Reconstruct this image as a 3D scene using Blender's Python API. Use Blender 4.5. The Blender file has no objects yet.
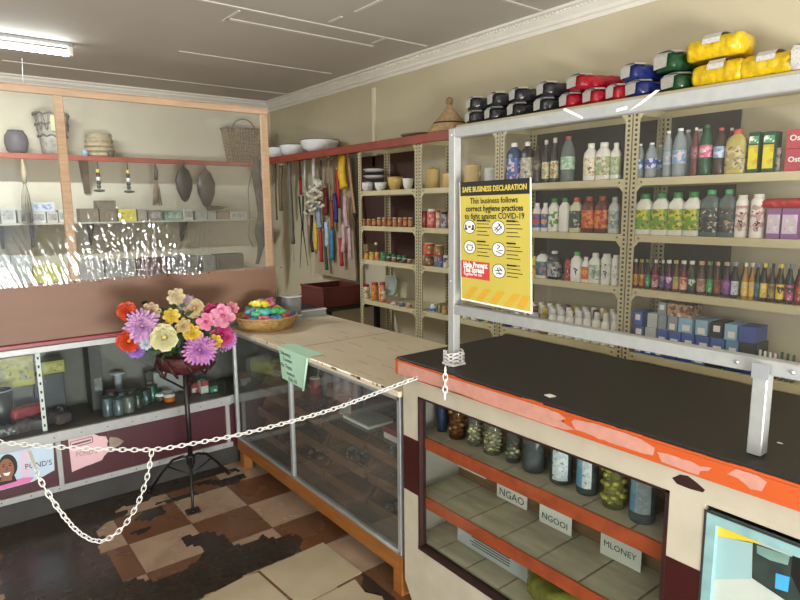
import bpy, bmesh, math, random
from mathutils import Vector, Matrix, noise
random.seed(7)
SC = bpy.context.scene
COL = SC.collection
V = Vector
# ------------------------------------------------------------ camera
F = 600.0; PITCH = math.radians(8.8); ROLL = math.radians(-0.55); AZ = math.radians(38.0); H = 1.55
fwd = V((math.sin(AZ)*math.cos(PITCH), math.cos(AZ)*math.cos(PITCH), -math.sin(PITCH)))
r0 = V((math.cos(AZ), -math.sin(AZ), 0)); u0 = r0.cross(fwd)
rt = r0*math.cos(ROLL)+u0*math.sin(ROLL); up = -r0*math.sin(ROLL)+u0*math.cos(ROLL)
O = V((0, 0, H))
cam = bpy.data.objects.new('camera', bpy.data.cameras.new('camera')); COL.objects.link(cam)
cam.data.sensor_width = 36; cam.data.lens = 27.0; cam.data.clip_start = 0.02
cam.matrix_world = Matrix.Translation(O) @ Matrix((rt, up, -fwd)).transposed().to_4x4()
SC.camera = cam
def ray(x, y): return fwd+rt*((x-400)/F)+up*((300-y)/F)
def onz(x, y, z): d = ray(x, y); return O+d*((z-H)/d.z)
def onx(x, y, X): d = ray(x, y); return O+d*(X/d.x)
def ony(x, y, Y): d = ray(x, y); return O+d*(Y/d.y)
def y_at(px, X, z):
    k = px-400; a = V((X, 0, z-H)); n = fwd*k-rt*F
    return -(a.dot(n))/n.y
def x_at(px, Y, z):
    k = px-400; a = V((0, Y, z-H)); n = fwd*k-rt*F
    return -(a.dot(n))/n.x
def z_at(py, X, Y):
    k = 300-py; a = V((X, Y, 0)); n = fwd*k-up*F
    return H-(a.dot(n))/n.z
# ------------------------------------------------------------ materials
MC = {}
def s2l(c):
    if isinstance(c, str):
        c = c.lstrip('#'); c = [int(c[i:i+2], 16)/255 for i in (0, 2, 4)]
    return tuple((x/12.92 if x <= .04045 else ((x+.055)/1.055)**2.4) for x in c)+(1,)
def newmat(name):
    m = bpy.data.materials.new(name); m.use_nodes = True
    nt = m.node_tree; nt.nodes.clear()
    out = nt.nodes.new('ShaderNodeOutputMaterial')
    return m, nt, out
def N(nt, t, **kw):
    n = nt.nodes.new(t)
    for k, v in kw.items():
        if k in n.inputs: n.inputs[k].default_value = v
        else: setattr(n, k, v)
    return n
def mat(c, rough=.6, metal=0, var=.12, vs=6, bump=0, alpha=None, spec=.5, stretch=None):
    key = (str(c), rough, metal, var, vs, bump, alpha, spec, str(stretch))
    if key in MC: return MC[key]
    m, nt, out = newmat('paint'); L = nt.links.new
    p = N(nt, 'ShaderNodeBsdfPrincipled'); p.inputs['Roughness'].default_value = rough
    p.inputs['Metallic'].default_value = metal; p.inputs['Specular IOR Level'].default_value = spec
    col = s2l(c)
    tc = N(nt, 'ShaderNodeTexCoord'); nz = N(nt, 'ShaderNodeTexNoise'); nz.inputs['Scale'].default_value = vs; nz.inputs['Detail'].default_value = 5
    src = tc.outputs['Object']
    if stretch:
        mp = N(nt, 'ShaderNodeMapping'); mp.inputs['Scale'].default_value = stretch; L(src, mp.inputs[0]); src = mp.outputs[0]
    L(src, nz.inputs['Vector'])
    rp = N(nt, 'ShaderNodeValToRGB'); rp.color_ramp.elements[0].position = .3; rp.color_ramp.elements[1].position = .7
    rp.color_ramp.elements[0].color = tuple(x*(1-var) for x in col[:3])+(1,); rp.color_ramp.elements[1].color = tuple(min(1, x*(1+var*.6)) for x in col[:3])+(1,)
    L(nz.outputs['Fac'], rp.inputs[0]); L(rp.outputs[0], p.inputs['Base Color'])
    if bump:
        b = N(nt, 'ShaderNodeBump'); b.inputs['Strength'].default_value = bump; b.inputs['Distance'].default_value = .01
        L(nz.outputs['Fac'], b.inputs['Height']); L(b.outputs[0], p.inputs['Normal'])
    if alpha is not None:
        tr = N(nt, 'ShaderNodeBsdfTransparent'); tr.inputs[0].default_value = tuple(.5+.5*x for x in col[:3])+(1,)
        mx = N(nt, 'ShaderNodeMixShader'); mx.inputs[0].default_value = alpha
        L(tr.outputs[0], mx.inputs[1]); L(p.outputs[0], mx.inputs[2]); L(mx.outputs[0], out.inputs[0])
    else: L(p.outputs[0], out.inputs[0])
    MC[key] = m; return m
def labelmat(c1, c2, c3, scale=34, bands=True):
    """printed packaging: ground colour, a blotchy picture, rows of fine print"""
    key = ('lab', str(c1), str(c2), str(c3), scale)
    if key in MC: return MC[key]
    m, nt, out = newmat('printed_label'); L = nt.links.new
    p = N(nt, 'ShaderNodeBsdfPrincipled', Roughness=.45)
    tc = N(nt, 'ShaderNodeTexCoord')
    nz = N(nt, 'ShaderNodeTexNoise', Scale=scale, Detail=1.0); L(tc.outputs['Object'], nz.inputs['Vector'])
    nz2 = N(nt, 'ShaderNodeTexNoise', Scale=scale*1.7, Detail=2.0); L(tc.outputs['Object'], nz2.inputs['Vector'])
    r1 = N(nt, 'ShaderNodeValToRGB'); r1.color_ramp.interpolation = 'CONSTANT'
    r1.color_ramp.elements[0].color = s2l(c1); r1.color_ramp.elements[1].color = s2l(c2); r1.color_ramp.elements[1].position = .52
    L(nz.outputs['Fac'], r1.inputs[0])
    r2 = N(nt, 'ShaderNodeMath', operation='GREATER_THAN'); r2.inputs[1].default_value = .63; L(nz2.outputs['Fac'], r2.inputs[0])
    mx = N(nt, 'ShaderNodeMixRGB'); L(r2.outputs[0], mx.inputs[0]); L(r1.outputs[0], mx.inputs[1]); mx.inputs[2].default_value = s2l(c3)
    L(mx.outputs[0], p.inputs['Base Color']); L(p.outputs[0], out.inputs[0])
    MC[key] = m; return m
def glassmat(name='clear_glass', tint=(.93, .96, .95), k=1.0, bump=0, rough=0.0, haze=0.0, bs=20):
    key = (name,)
    if key in MC: return MC[key]
    m, nt, out = newmat(name); L = nt.links.new
    tr = N(nt, 'ShaderNodeBsdfTransparent'); tr.inputs[0].default_value = tint+(1,)
    gl = N(nt, 'ShaderNodeBsdfGlossy', Roughness=rough); gl.inputs[0].default_value = (1, 1, 1, 1)
    fr = N(nt, 'ShaderNodeFresnel', IOR=1.5)
    mu = N(nt, 'ShaderNodeMath', operation='MULTIPLY'); mu.inputs[1].default_value = k; mu.use_clamp = True; L(fr.outputs[0], mu.inputs[0])
    ge = N(nt, 'ShaderNodeNewGeometry'); iv = N(nt, 'ShaderNodeMath', operation='SUBTRACT'); iv.inputs[0].default_value = 1.0; L(ge.outputs['Backfacing'], iv.inputs[1])
    m3 = N(nt, 'ShaderNodeMath', operation='MULTIPLY'); L(mu.outputs[0], m3.inputs[0]); L(iv.outputs[0], m3.inputs[1]); mu = m3
    mx = N(nt, 'ShaderNodeMixShader'); L(mu.outputs[0], mx.inputs[0]); L(tr.outputs[0], mx.inputs[1]); L(gl.outputs[0], mx.inputs[2])
    if bump:
        tc = N(nt, 'ShaderNodeTexCoord'); nz = N(nt, 'ShaderNodeTexNoise', Scale=bs, Detail=3.0); L(tc.outputs['Object'], nz.inputs['Vector'])
        b = N(nt, 'ShaderNodeBump', Strength=bump, Distance=.01); L(nz.outputs['Fac'], b.inputs['Height'])
        L(b.outputs[0], gl.inputs['Normal']); L(b.outputs[0], fr.inputs['Normal'])
    last = mx
    if haze:
        df = N(nt, 'ShaderNodeBsdfDiffuse'); df.inputs[0].default_value = (.75, .75, .72, 1)
        m2 = N(nt, 'ShaderNodeMixShader'); m2.inputs[0].default_value = haze; L(mx.outputs[0], m2.inputs[1]); L(df.outputs[0], m2.inputs[2]); last = m2
    L(last.outputs[0], out.inputs[0]); MC[key] = m; return m
def emitmat(c, s):
    m, nt, out = newmat('lamp'); e = N(nt, 'ShaderNodeEmission', Strength=s); e.inputs[0].default_value = c+(1,)
    nt.links.new(e.outputs[0], out.inputs[0]); return m
# ------------------------------------------------------------ mesh building
class MB:
    def __init__(s): s.v = []; s.f = []; s.mi = []; s.sm = []
    def add(s, vs, fs, mi=0, sm=False):
        o = len(s.v); s.v += [tuple(v) for v in vs]; s.f += [tuple(i+o for i in f) for f in fs]
        s.mi += [mi]*len(fs); s.sm += [sm]*len(fs); return s
    def box(s, x0, x1, y0, y1, z0, z1, mi=0, M=None):
        vs = [V((x, y, z)) for x in (x0, x1) for y in (y0, y1) for z in (z0, z1)]
        if M: vs = [M @ v for v in vs]
        return s.add(vs, [(0, 1, 3, 2), (4, 6, 7, 5), (0, 4, 5, 1), (2, 3, 7, 6), (0, 2, 6, 4), (1, 5, 7, 3)], mi)
    def bbox(s, x0, x1, y0, y1, z0, z1, b=.004, mi=0, M=None):
        """box with bevelled edges (all 12)"""
        b = min(b, (x1-x0)*.45, (y1-y0)*.45, (z1-z0)*.45)
        bm = bmesh.new(); bmesh.ops.create_cube(bm, size=1)
        for v in bm.verts: v.co = V(((x0+x1)/2+v.co.x*(x1-x0), (y0+y1)/2+v.co.y*(y1-y0), (z0+z1)/2+v.co.z*(z1-z0)))
        bmesh.ops.bevel(bm, geom=bm.edges[:], offset=b, segments=1, affect='EDGES')
        bm.verts.index_update()
        vs = [(M @ v.co) if M else v.co.copy() for v in bm.verts]; fs = [[v.index for v in f.verts] for f in bm.faces]; bm.free()
        return s.add(vs, fs, mi)
    def lathe(s, prof, c=(0, 0, 0), n=20, mi=0, sx=1, sy=1, sq=0, M=None, sm=True):
        """prof: list of (r, z); sq>0 makes the section squarish"""
        vs = []; fs = []
        for r, z in prof:
            for i in range(n):
                a = 2*math.pi*(i+.5)/n; ca, sa = math.cos(a), math.sin(a)
                if sq: e = (abs(ca)**(2+sq*6)+abs(sa)**(2+sq*6))**(-1/(2+sq*6)); ca *= e; sa *= e
                vs.append(V((c[0]+r*ca*sx, c[1]+r*sa*sy, c[2]+z)))
        m = len(prof)
        for j in range(m-1):
            for i in range(n):
                k = (i+1) % n; fs.append((j*n+i, j*n+k, (j+1)*n+k, (j+1)*n+i))
        if prof[0][0] > 1e-5: fs.append(tuple(range(n))[::-1])
        if prof[-1][0] > 1e-5: fs.append(tuple((m-1)*n+i for i in range(n)))
        if M: vs = [M @ v for v in vs]
        return s.add(vs, fs, mi, sm)
    def tube(s, pts, r, n=8, mi=0, cap=True, flat=1.0, closed=False):
        pts = [V(p) for p in pts]; m = len(pts); vs = []; fs = []
        rr = r if isinstance(r, (list, tuple)) else [r]*m
        ref = None
        for j, p in enumerate(pts):
            if closed: t = (pts[(j+1) % m]-pts[j-1]).normalized()
            else: t = (pts[min(j+1, m-1)]-pts[max(j-1, 0)]).normalized()
            if ref is None: ref = V((0, 0, 1)) if abs(t.z) < .9 else V((1, 0, 0))
            a = t.cross(ref).normalized(); b = a.cross(t).normalized(); ref = b
            for i in range(n):
                q = 2*math.pi*i/n; vs.append(p+a*(math.cos(q)*rr[j])+b*(math.sin(q)*rr[j]*flat))
        for j in range(m if closed else m-1):
            for i in range(n):
                k = (i+1) % n; j2 = (j+1) % m; fs.append((j*n+i, j2*n+i, j2*n+k, j*n+k))
        if cap and not closed: fs += [tuple(range(n)), tuple((m-1)*n+i for i in range(n))[::-1]]
        return s.add(vs, fs, mi, True)
    def prism(s, poly, d, mi=0):
        """poly: list of 3D points (planar), d: extrusion vector"""
        n = len(poly); d = V(d); P = [V(p) for p in poly]
        vs = P+[p+d for p in P]; fs = [tuple(range(n))[::-1], tuple(range(n, 2*n))]
        fs += [(i, (i+1) % n, n+(i+1) % n, n+i) for i in range(n)]
        return s.add(vs, fs, mi)
    def ico(s, c, r, sub=1, mi=0, sc=(1, 1, 1), jit=0):
        bm = bmesh.new(); bmesh.ops.create_icosphere(bm, subdivisions=sub, radius=1)
        bm.verts.index_update()
        vs = [V((c[0]+v.co.x*r*sc[0]*(1+random.uniform(-jit, jit)), c[1]+v.co.y*r*sc[1]*(1+random.uniform(-jit, jit)), c[2]+v.co.z*r*sc[2]*(1+random.uniform(-jit, jit)))) for v in bm.verts]
        fs = [[v.index for v in f.verts] for f in bm.faces]; bm.free(); return s.add(vs, fs, mi, True)
    def grid(s, o, du, dv, nu, nv, fn=None, mi=0, sm=True):
        o, du, dv = V(o), V(du), V(dv); nn = du.cross(dv).normalized(); vs = []; fs = []
        for j in range(nv+1):
            for i in range(nu+1):
                u, v = i/nu, j/nv; vs.append(o+du*u+dv*v+(nn*fn(u, v) if fn else V((0, 0, 0))))
        for j in range(nv):
            for i in range(nu): a = j*(nu+1)+i; fs.append((a, a+1, a+nu+2, a+nu+1))
        return s.add(vs, fs, mi, sm)
    def mesh(s, name, mats, off=(0, 0, 0)):
        me = bpy.data.meshes.new(name); o = V(off)
        me.from_pydata([V(v)-o for v in s.v], [], s.f)
        for m in (mats if isinstance(mats, (list, tuple)) else [mats]): me.materials.append(m)
        me.polygons.foreach_set('material_index', s.mi); me.polygons.foreach_set('use_smooth', s.sm)
        me.update(); return me
def ctr(mb):
    xs = [v[0] for v in mb.v]; ys = [v[1] for v in mb.v]; zs = [v[2] for v in mb.v]
    return V(((min(xs)+max(xs))/2, (min(ys)+max(ys))/2, min(zs)))
def link(name, me, loc=(0, 0, 0), parent=None, label=None):
    o = bpy.data.objects.new(name, me); COL.objects.link(o); o.location = loc
    if parent: o.parent = parent
    if label: o['label'] = label
    return o
def part(name, mb, m, parent, label=None, base=None):
    """mb in world coordinates; parent (an unrotated thing or part of one)"""
    b = V((0, 0, 0)); q = parent
    while q: b += q.location; q = q.parent
    c = V((0, 0, 0)) if base is None else V(base)-b
    return link(name, mb.mesh(name, m, b+c), c, parent, label)
def solo(name, mb, m, label, cat, group=None, kind=None, parts=()):
    c = ctr(mb); o = link(name, mb.mesh(name, m, c), c)
    tag(o, label, cat, group, kind); return o
def tag(o, label=None, cat=None, group=None, kind=None):
    if label: o['label'] = label
    if cat: o['category'] = cat
    if group: o['group'] = group
    if kind: o['kind'] = kind
    return o
def thing(name, loc, label, cat, group=None):
    o = bpy.data.objects.new(name, None); COL.objects.link(o); o.location = loc; o.empty_display_size = .05
    return tag(o, label, cat, group)
def struct(name, mb, m):
    c = ctr(mb); o = link(name, mb.mesh(name, m, c), c); o['kind'] = 'structure'; return o
def dup(root, loc, label=None, group=None):
    r = root.copy(); COL.objects.link(r); r.location = loc
    if label: r['label'] = label
    if group: r['group'] = group
    for ch in list(root.children):
        c = ch.copy(); COL.objects.link(c); c.parent = r
        for g in ch.children:
            d = g.copy(); COL.objects.link(d); d.parent = c
    return r
def textmb(s, size, o, xd, ud, al='LEFT', depth=.0006, bold=0, mb=None, mi=0, sx=1.0):
    cu = bpy.data.curves.new('t', 'FONT'); cu.body = s; cu.size = size; cu.align_x = al; cu.extrude = depth; cu.offset = bold; cu.resolution_u = 2
    ob = bpy.data.objects.new('t', cu); COL.objects.link(ob)
    bpy.context.view_layer.update()
    me = bpy.data.meshes.new_from_object(ob.evaluated_get(bpy.context.evaluated_depsgraph_get()))
    xd = V(xd).normalized(); ud = V(ud).normalized(); nd = xd.cross(ud)
    mb = mb or MB()
    mb.add([V(o)+xd*(v.co.x*sx)+ud*v.co.y+nd*v.co.z for v in me.vertices], [tuple(p.vertices) for p in me.polygons], mi)
    bpy.data.objects.remove(ob); bpy.data.curves.remove(cu); bpy.data.meshes.remove(me)
    return mb
ORD = ['first', 'second', 'third', 'fourth', 'fifth', 'sixth', 'seventh', 'eighth', 'ninth', 'tenth', 'eleventh', 'twelfth', 'thirteenth', 'fourteenth', 'fifteenth', 'sixteenth', 'seventeenth', 'eighteenth', 'nineteenth', 'twentieth', 'twenty-first', 'twenty-second', 'twenty-third', 'twenty-fourth']
# ------------------------------------------------------------ palette
CREAM = mat('#d9d0ba', .55, var=.08, vs=3); BEIGE = mat('#c9bd98', .45, var=.07, vs=8)
WALLM = mat('#beb498', .8, var=.07, vs=1.6, bump=.05); WALLB = mat('#c6c1ac', .8, var=.08, vs=1.5, bump=.05)
CEILM = mat('#b4aea3', .8, var=.06, vs=1.2); CORN = mat('#dcd8cd', .6, var=.04)
ALU = mat('#c3c6c8', .38, .75, var=.1, vs=20); ALUW = mat('#9c9e9c', .4, .2, var=.08, vs=30)
WOODL = mat('#b08c6a', .6, var=.25, vs=9, stretch=(1, 1, 12)); WOODH = mat('#b08c6a', .6, var=.25, vs=9, stretch=(.6, 9, 9))
WOODB = mat('#8a5523', .5, var=.3, vs=8, stretch=(6, .8, 6)); WOODI = mat('#7c5636', .6, var=.3, vs=7, stretch=(6, 1, 6))
BROWNPLY = mat('#795a47', .55, var=.12, vs=4, stretch=(.6, 3, 3))
MAROON = mat('#3a1216', .4, var=.15); REDB = mat('#8c3a26', .5, var=.2, vs=10); BLACK = mat('#141312', .45, var=.2)
WHITE = mat('#e6e4de', .5, var=.05); PLYG = mat('#b8ac94', .7, var=.2, vs=6, stretch=(5, 1, 5)); ORANGE = mat('#b8512a', .5, var=.2, vs=14)
INK = mat('#15130f', .6, var=0); DARKP = mat('#25211f', .7, var=.2)
PAPER = mat('#dcdad0', .7, var=.04)
GLASS = glassmat('clear_glass', (.90, .93, .92), 1.0)
GLASSD = glassmat('old_glass', (.82, .84, .82), 1.2, haze=.03)
# ------------------------------------------------------------ the room
def inpoly(x, y, P):
    c = False; n = len(P)
    for i in range(n):
        (x1, y1), (x2, y2) = P[i], P[i-1]
        if (y1 > y) != (y2 > y) and x < (x2-x1)*(y-y1)/(y2-y1)+x1: c = not c
    return c
def floorpoly(pts): return [tuple(onz(a, b, 0)[:2]) for a, b in pts]
W = [floorpoly(p) for p in (
 [(0, 515), (70, 497), (97, 497), (113, 520), (97, 530), (103, 538), (98, 550), (113, 560), (117, 572), (125, 580), (145, 578), (150, 582), (180, 572), (198, 560), (202, 545), (210, 532), (228, 538), (240, 545), (262, 540), (292, 533), (303, 540), (300, 552), (285, 560), (258, 570), (243, 573), (238, 585), (205, 597), (180, 640), (0, 700)],
 [(363, 556), (375, 546), (400, 560), (425, 600), (425, 640), (385, 640), (385, 600), (372, 592), (358, 575)],
 [(185, 541), (205, 531), (218, 536), (212, 545), (195, 546)], [(142, 512), (160, 505), (168, 511), (150, 520), (135, 519)], [(188, 510), (200, 506), (200, 513), (190, 515)],
 [(180, 538), (190, 535), (198, 542), (188, 546)], [(261, 537), (267, 534), (268, 539), (262, 539)], [(165, 558), (171, 553), (170, 558), (160, 561)], [(130, 533), (150, 526), (148, 531), (133, 535)],
 [(60, 500), (110, 478), (160, 470), (215, 455), (230, 470), (200, 480), (160, 488), (145, 498), (110, 512), (90, 505)])]
x0, x1, y0, y1 = -2.0, 3.3, -2.2, 6.5; st = .025; nx = int((x1-x0)/st); ny = int((y1-y0)/st)
fl = MB().grid((x0, y0, 0), (x1-x0, 0, 0), (0, y1-y0, 0), nx, ny, sm=False)
fo = struct('floor', fl, None)
att = fo.data.attributes.new('wear', 'FLOAT', 'POINT'); vals = []
for v in fl.v:
    x, y, _ = v; w = 0.0
    if x > 1.34 or y > 3.5: pass
    else:
        jx = x+.02*noise.noise(V((x*14, y*14, 0))); jy = y+.02*noise.noise(V((x*14, y*14, 9)))
        if any(inpoly(jx, jy, P) for P in W) or x < .05 or y < 1.9: w = 1.0
        if y > 3.12 and noise.noise(V((x*6, y*12, 3))) > -.05: w = max(w, .8)
    vals.append(w)
att.data.foreach_set('value', vals)
m, nt, out = newmat('worn_floor'); L = nt.links.new
geo = N(nt, 'ShaderNodeNewGeometry'); sp = N(nt, 'ShaderNodeSeparateXYZ'); L(geo.outputs['Position'], sp.inputs[0])
def mth(op, a, b=None, c=None, cl=False):
    n = N(nt, 'ShaderNodeMath', operation=op); n.use_clamp = cl
    for i, q in enumerate((a, b, c)):
        if q is None: continue
        if isinstance(q, (int, float)): n.inputs[i].default_value = q
        else: L(q, n.inputs[i])
    return n.outputs[0]
def mixc(f, a, b):
    n = N(nt, 'ShaderNodeMixRGB')
    for i, q in enumerate((f, a, b)):
        if isinstance(q, (int, float)): n.inputs[i].default_value = q
        elif isinstance(q, tuple): n.inputs[i].default_value = q
        else: L(q, n.inputs[i])
    return n.outputs[0]
tx = mth('DIVIDE', mth('SUBTRACT', sp.outputs[0], .5925-2.97), .297); ty = mth('DIVIDE', mth('SUBTRACT', sp.outputs[1], 2.843-5.8), .29)
par = mth('MODULO', mth('ADD', mth('FLOOR', tx), mth('FLOOR', ty)), 2.0)
n1 = N(nt, 'ShaderNodeTexNoise', Scale=5.0, Detail=8.0); L(geo.outputs['Position'], n1.inputs['Vector'])
n2 = N(nt, 'ShaderNodeTexNoise', Scale=30.0, Detail=6.0); L(geo.outputs['Position'], n2.inputs['Vector'])
tile = mixc(mth('GREATER_THAN', par, .5), s2l('#6e4a32'), s2l('#b09680'))
tile = mixc(mth('MULTIPLY', mth('SUBTRACT', n1.outputs[0], .35), 1.1, cl=True), tile, s2l('#6a5542'))
fx = mth('FRACT', tx); fy = mth('FRACT', ty)
edge = mth('MAXIMUM', mth('MAXIMUM', mth('LESS_THAN', fx, .008), mth('GREATER_THAN', fx, .992)), mth('MAXIMUM', mth('LESS_THAN', fy, .008), mth('GREATER_THAN', fy, .992)))
tile = mixc(mth('MULTIPLY', edge, .55), tile, s2l('#3a2a20'))
adh = mixc(n2.outputs[0], s2l('#25211e'), s2l('#3c3631'))
adh = mixc(mth('MULTIPLY', n1.outputs[0], .4), adh, s2l('#4a3a2b'))
wa = N(nt, 'ShaderNodeAttribute'); wa.attribute_name = 'wear'
wf = mth('ADD', wa.outputs['Fac'], mth('MULTIPLY', mth('SUBTRACT', n2.outputs[0], .5), .9))
wf = mth('GREATER_THAN', wf, .5)
col = mixc(wf, tile, adh)
p = N(nt, 'ShaderNodeBsdfPrincipled'); L(col, p.inputs['Base Color'])
L(mth('ADD', .02, mth('MULTIPLY', n1.outputs[0], .45)), p.inputs['Roughness'])
b = N(nt, 'ShaderNodeBump', Strength=.35, Distance=.004); L(mth('SUBTRACT', mth('MULTIPLY', n2.outputs[0], .6), wf), b.inputs['Height']); L(b.outputs[0], p.inputs['Normal'])
L(p.outputs[0], out.inputs[0]); fo.data.materials.clear(); fo.data.materials.append(m)
XW, YW, ZC = 3.12, 6.3, 2.70
struct('wall_right', MB().box(XW, XW+.15, -2.2, YW+.15, 0, ZC), WALLM)
struct('wall_back', MB().box(-2.0, XW, YW, YW+.15, 0, ZC), WALLB)
struct('wall_left', MB().box(-2.15, -2.0, -2.2, -2.1, 0, ZC).box(-2.15, -2.0, 1.2, YW+.15, 0, ZC).box(-2.15, -2.0, -2.1, 1.2, 0, .9).box(-2.15, -2.0, -2.1, 1.2, 2.3, ZC), WALLB)  # the opening in this wall is invented, to let side light in
struct('wall_front', MB().box(-2.0, -.95, -2.35, -2.2, 0, ZC).box(1.05, XW+.15, -2.35, -2.2, 0, ZC).box(-.95, 1.05, -2.35, -2.2, 2.1, ZC), WALLB)
struct('ceiling', MB().box(-2.15, XW+.15, -2.35, YW+.15, ZC, ZC+.05), CEILM)
# cornice with a beaded strip along it
cp = [(XW, 2.60), (XW-.012, 2.60), (XW-.014, 2.622), (XW-.03, 2.628), (XW-.036, 2.645), (XW-.06, 2.665), (XW-.066, 2.682), (XW-.09, 2.686), (XW-.092, 2.70), (XW, 2.70)]
c = MB().prism([(x, -2.2, z) for x, z in cp], (0, YW+2.2, 0))
yy = .8
while yy < YW-.05: c.box(XW-.076, XW-.064, yy, yy+.014, 2.667, 2.681); yy += .028
struct('trim_1', c, CORN)
struct('trim_2', MB().prism([(-2.0, YW-(XW-x), z) for x, z in cp], (XW+2.0, 0, 0)), CORN)
# batten strips over the ceiling board joints
cb = MB()
def bat(a, b_, w=.018):
    A, B = onz(a[0], a[1], ZC), onz(b_[0], b_[1], ZC)
    if abs(A.x-B.x) > abs(A.y-B.y): cb.box(min(A.x, B.x), max(A.x, B.x), (A.y+B.y)/2-w/2, (A.y+B.y)/2+w/2, ZC-.006, ZC)
    else: cb.box((A.x+B.x)/2-w/2, (A.x+B.x)/2+w/2, min(A.y, B.y), max(A.y, B.y), ZC-.006, ZC)
bat((190, 1), (432, 44)); bat((222, 21), (378, 44), .03); bat((180, 50), (330, 74), .012); bat((0, 64), (300, 92), .01); bat((224, 21), (238, 10), .016); bat((353, 11), (384, 0), .02); bat((330, 22), (341, 16), .02); bat((372, 43), (386, 38), .02)
bat((500, 0), (545, 10))
struct('trim_3', cb, mat('#c9c5bb', .6, var=.1))
cdt = MB().box(XW-.02, XW, y_at(375, XW, 2.3)-.018, y_at(375, XW, 2.3)+.018, 1.9, z_at(88, XW, y_at(375, XW, 2.3)))
struct('trim_4', cdt, CREAM)
# fluorescent light
A = onz(73, 54, 2.63); yl = A.y
t = thing('fluorescent_light', (A.x-.6, yl, 2.63), 'lit fluorescent tube on the ceiling at the upper left', 'light')
part('tube', MB().tube([(A.x-1.17, yl, 2.63), (A.x-.03, yl, 2.63)], .02, 12), emitmat((.93, .98, 1.0), 30), t)
part('housing', MB().bbox(A.x-1.2, A.x, yl-.03, yl+.03, 2.672, 2.7, .006), ALUW, t)
for xe in (A.x-1.185, A.x-.015): part('tube_holder', MB().bbox(xe-.014, xe+.014, yl-.02, yl+.02, 2.61, 2.672, .004), WHITE, t)
part('pull_cord', MB().tube([onx(22, 58, onz(22, 58, 2.66).x), onx(23, 82, onz(22, 58, 2.66).x)], .003, 5), WHITE, t)
# ------------------------------------------------------------ loose vinyl squares on the floor
def vinyl(pts, label):
    P = [onz(a, b_, 0) for a, b_ in pts]
    P = [V((q.x, q.y, .0005)) for q in P]
    mb = MB().prism(P, (0, 0, .003)); return solo('vinyl_tile', mb, mat('#b5a78c', .35, var=.15, vs=5, bump=.1), label, 'floor tile', 'loose cream vinyl squares')
vinyl([(260, 571), (323, 543), (362, 573), (300, 606)], 'whole loose cream vinyl square lying flat on the worn floor')
vinyl([(195, 603), (245, 577), (258, 573), (297, 608), (240, 640), (180, 640)], 'loose cream vinyl square at the bottom edge, left of another')
vinyl([(302, 608), (355, 580), (365, 593), (382, 597), (400, 640), (330, 640)], 'torn cream vinyl square nearest the wooden cabinet leg')
# ------------------------------------------------------------ front counter
XF = 1.31; YL = 1.71; YR = -.55
t = counter = thing('shop_counter', ((XF+1.92)/2, .6, 0), 'front shop counter with black top and flaking pink and orange edge', 'counter')
# top
MBt = MB().bbox(XF+.004, 1.925, YR, YL, .985, 1.005, .003)
part('countertop', MBt, mat('#1b1714', .5, var=.25, vs=7, bump=.03), t)
mE, nt, out = newmat('flaking_paint'); L = nt.links.new
geo = N(nt, 'ShaderNodeNewGeometry'); sp = N(nt, 'ShaderNodeSeparateXYZ'); L(geo.outputs['Position'], sp.inputs[0])
nz = N(nt, 'ShaderNodeTexNoise', Scale=9.0, Detail=5.0); L(geo.outputs['Position'], nz.inputs['Vector'])
nz3 = N(nt, 'ShaderNodeTexNoise', Scale=45.0, Detail=4.0); L(geo.outputs['Position'], nz3.inputs['Vector'])
thr = mth('ADD', mth('MULTIPLY', mth('MULTIPLY', mth('SUBTRACT', .78, sp.outputs[1]), 2.4, cl=True), .25), .31)   # less pink left towards the right end
zz = mth('ADD', sp.outputs[2], mth('MULTIPLY', mth('SUBTRACT', nz3.outputs[0], .5), .012))
pk = mth('MULTIPLY', mth('GREATER_THAN', nz.outputs[0], .70), mth('GREATER_THAN', zz, .965))
spot = mth('GREATER_THAN', nz3.outputs[0], .66)
c_ = mixc(pk, s2l('#b24c1a'), s2l('#b88374')); c_ = mixc(mth('MULTIPLY', spot, .7), c_, s2l('#a85a33'))
p = N(nt, 'ShaderNodeBsdfPrincipled', Roughness=.5); L(c_, p.inputs['Base Color']); L(p.outputs[0], out.inputs[0])
e = MB().bbox(XF, XF+.03, YR, YL, .942, .992, .002)
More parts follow.
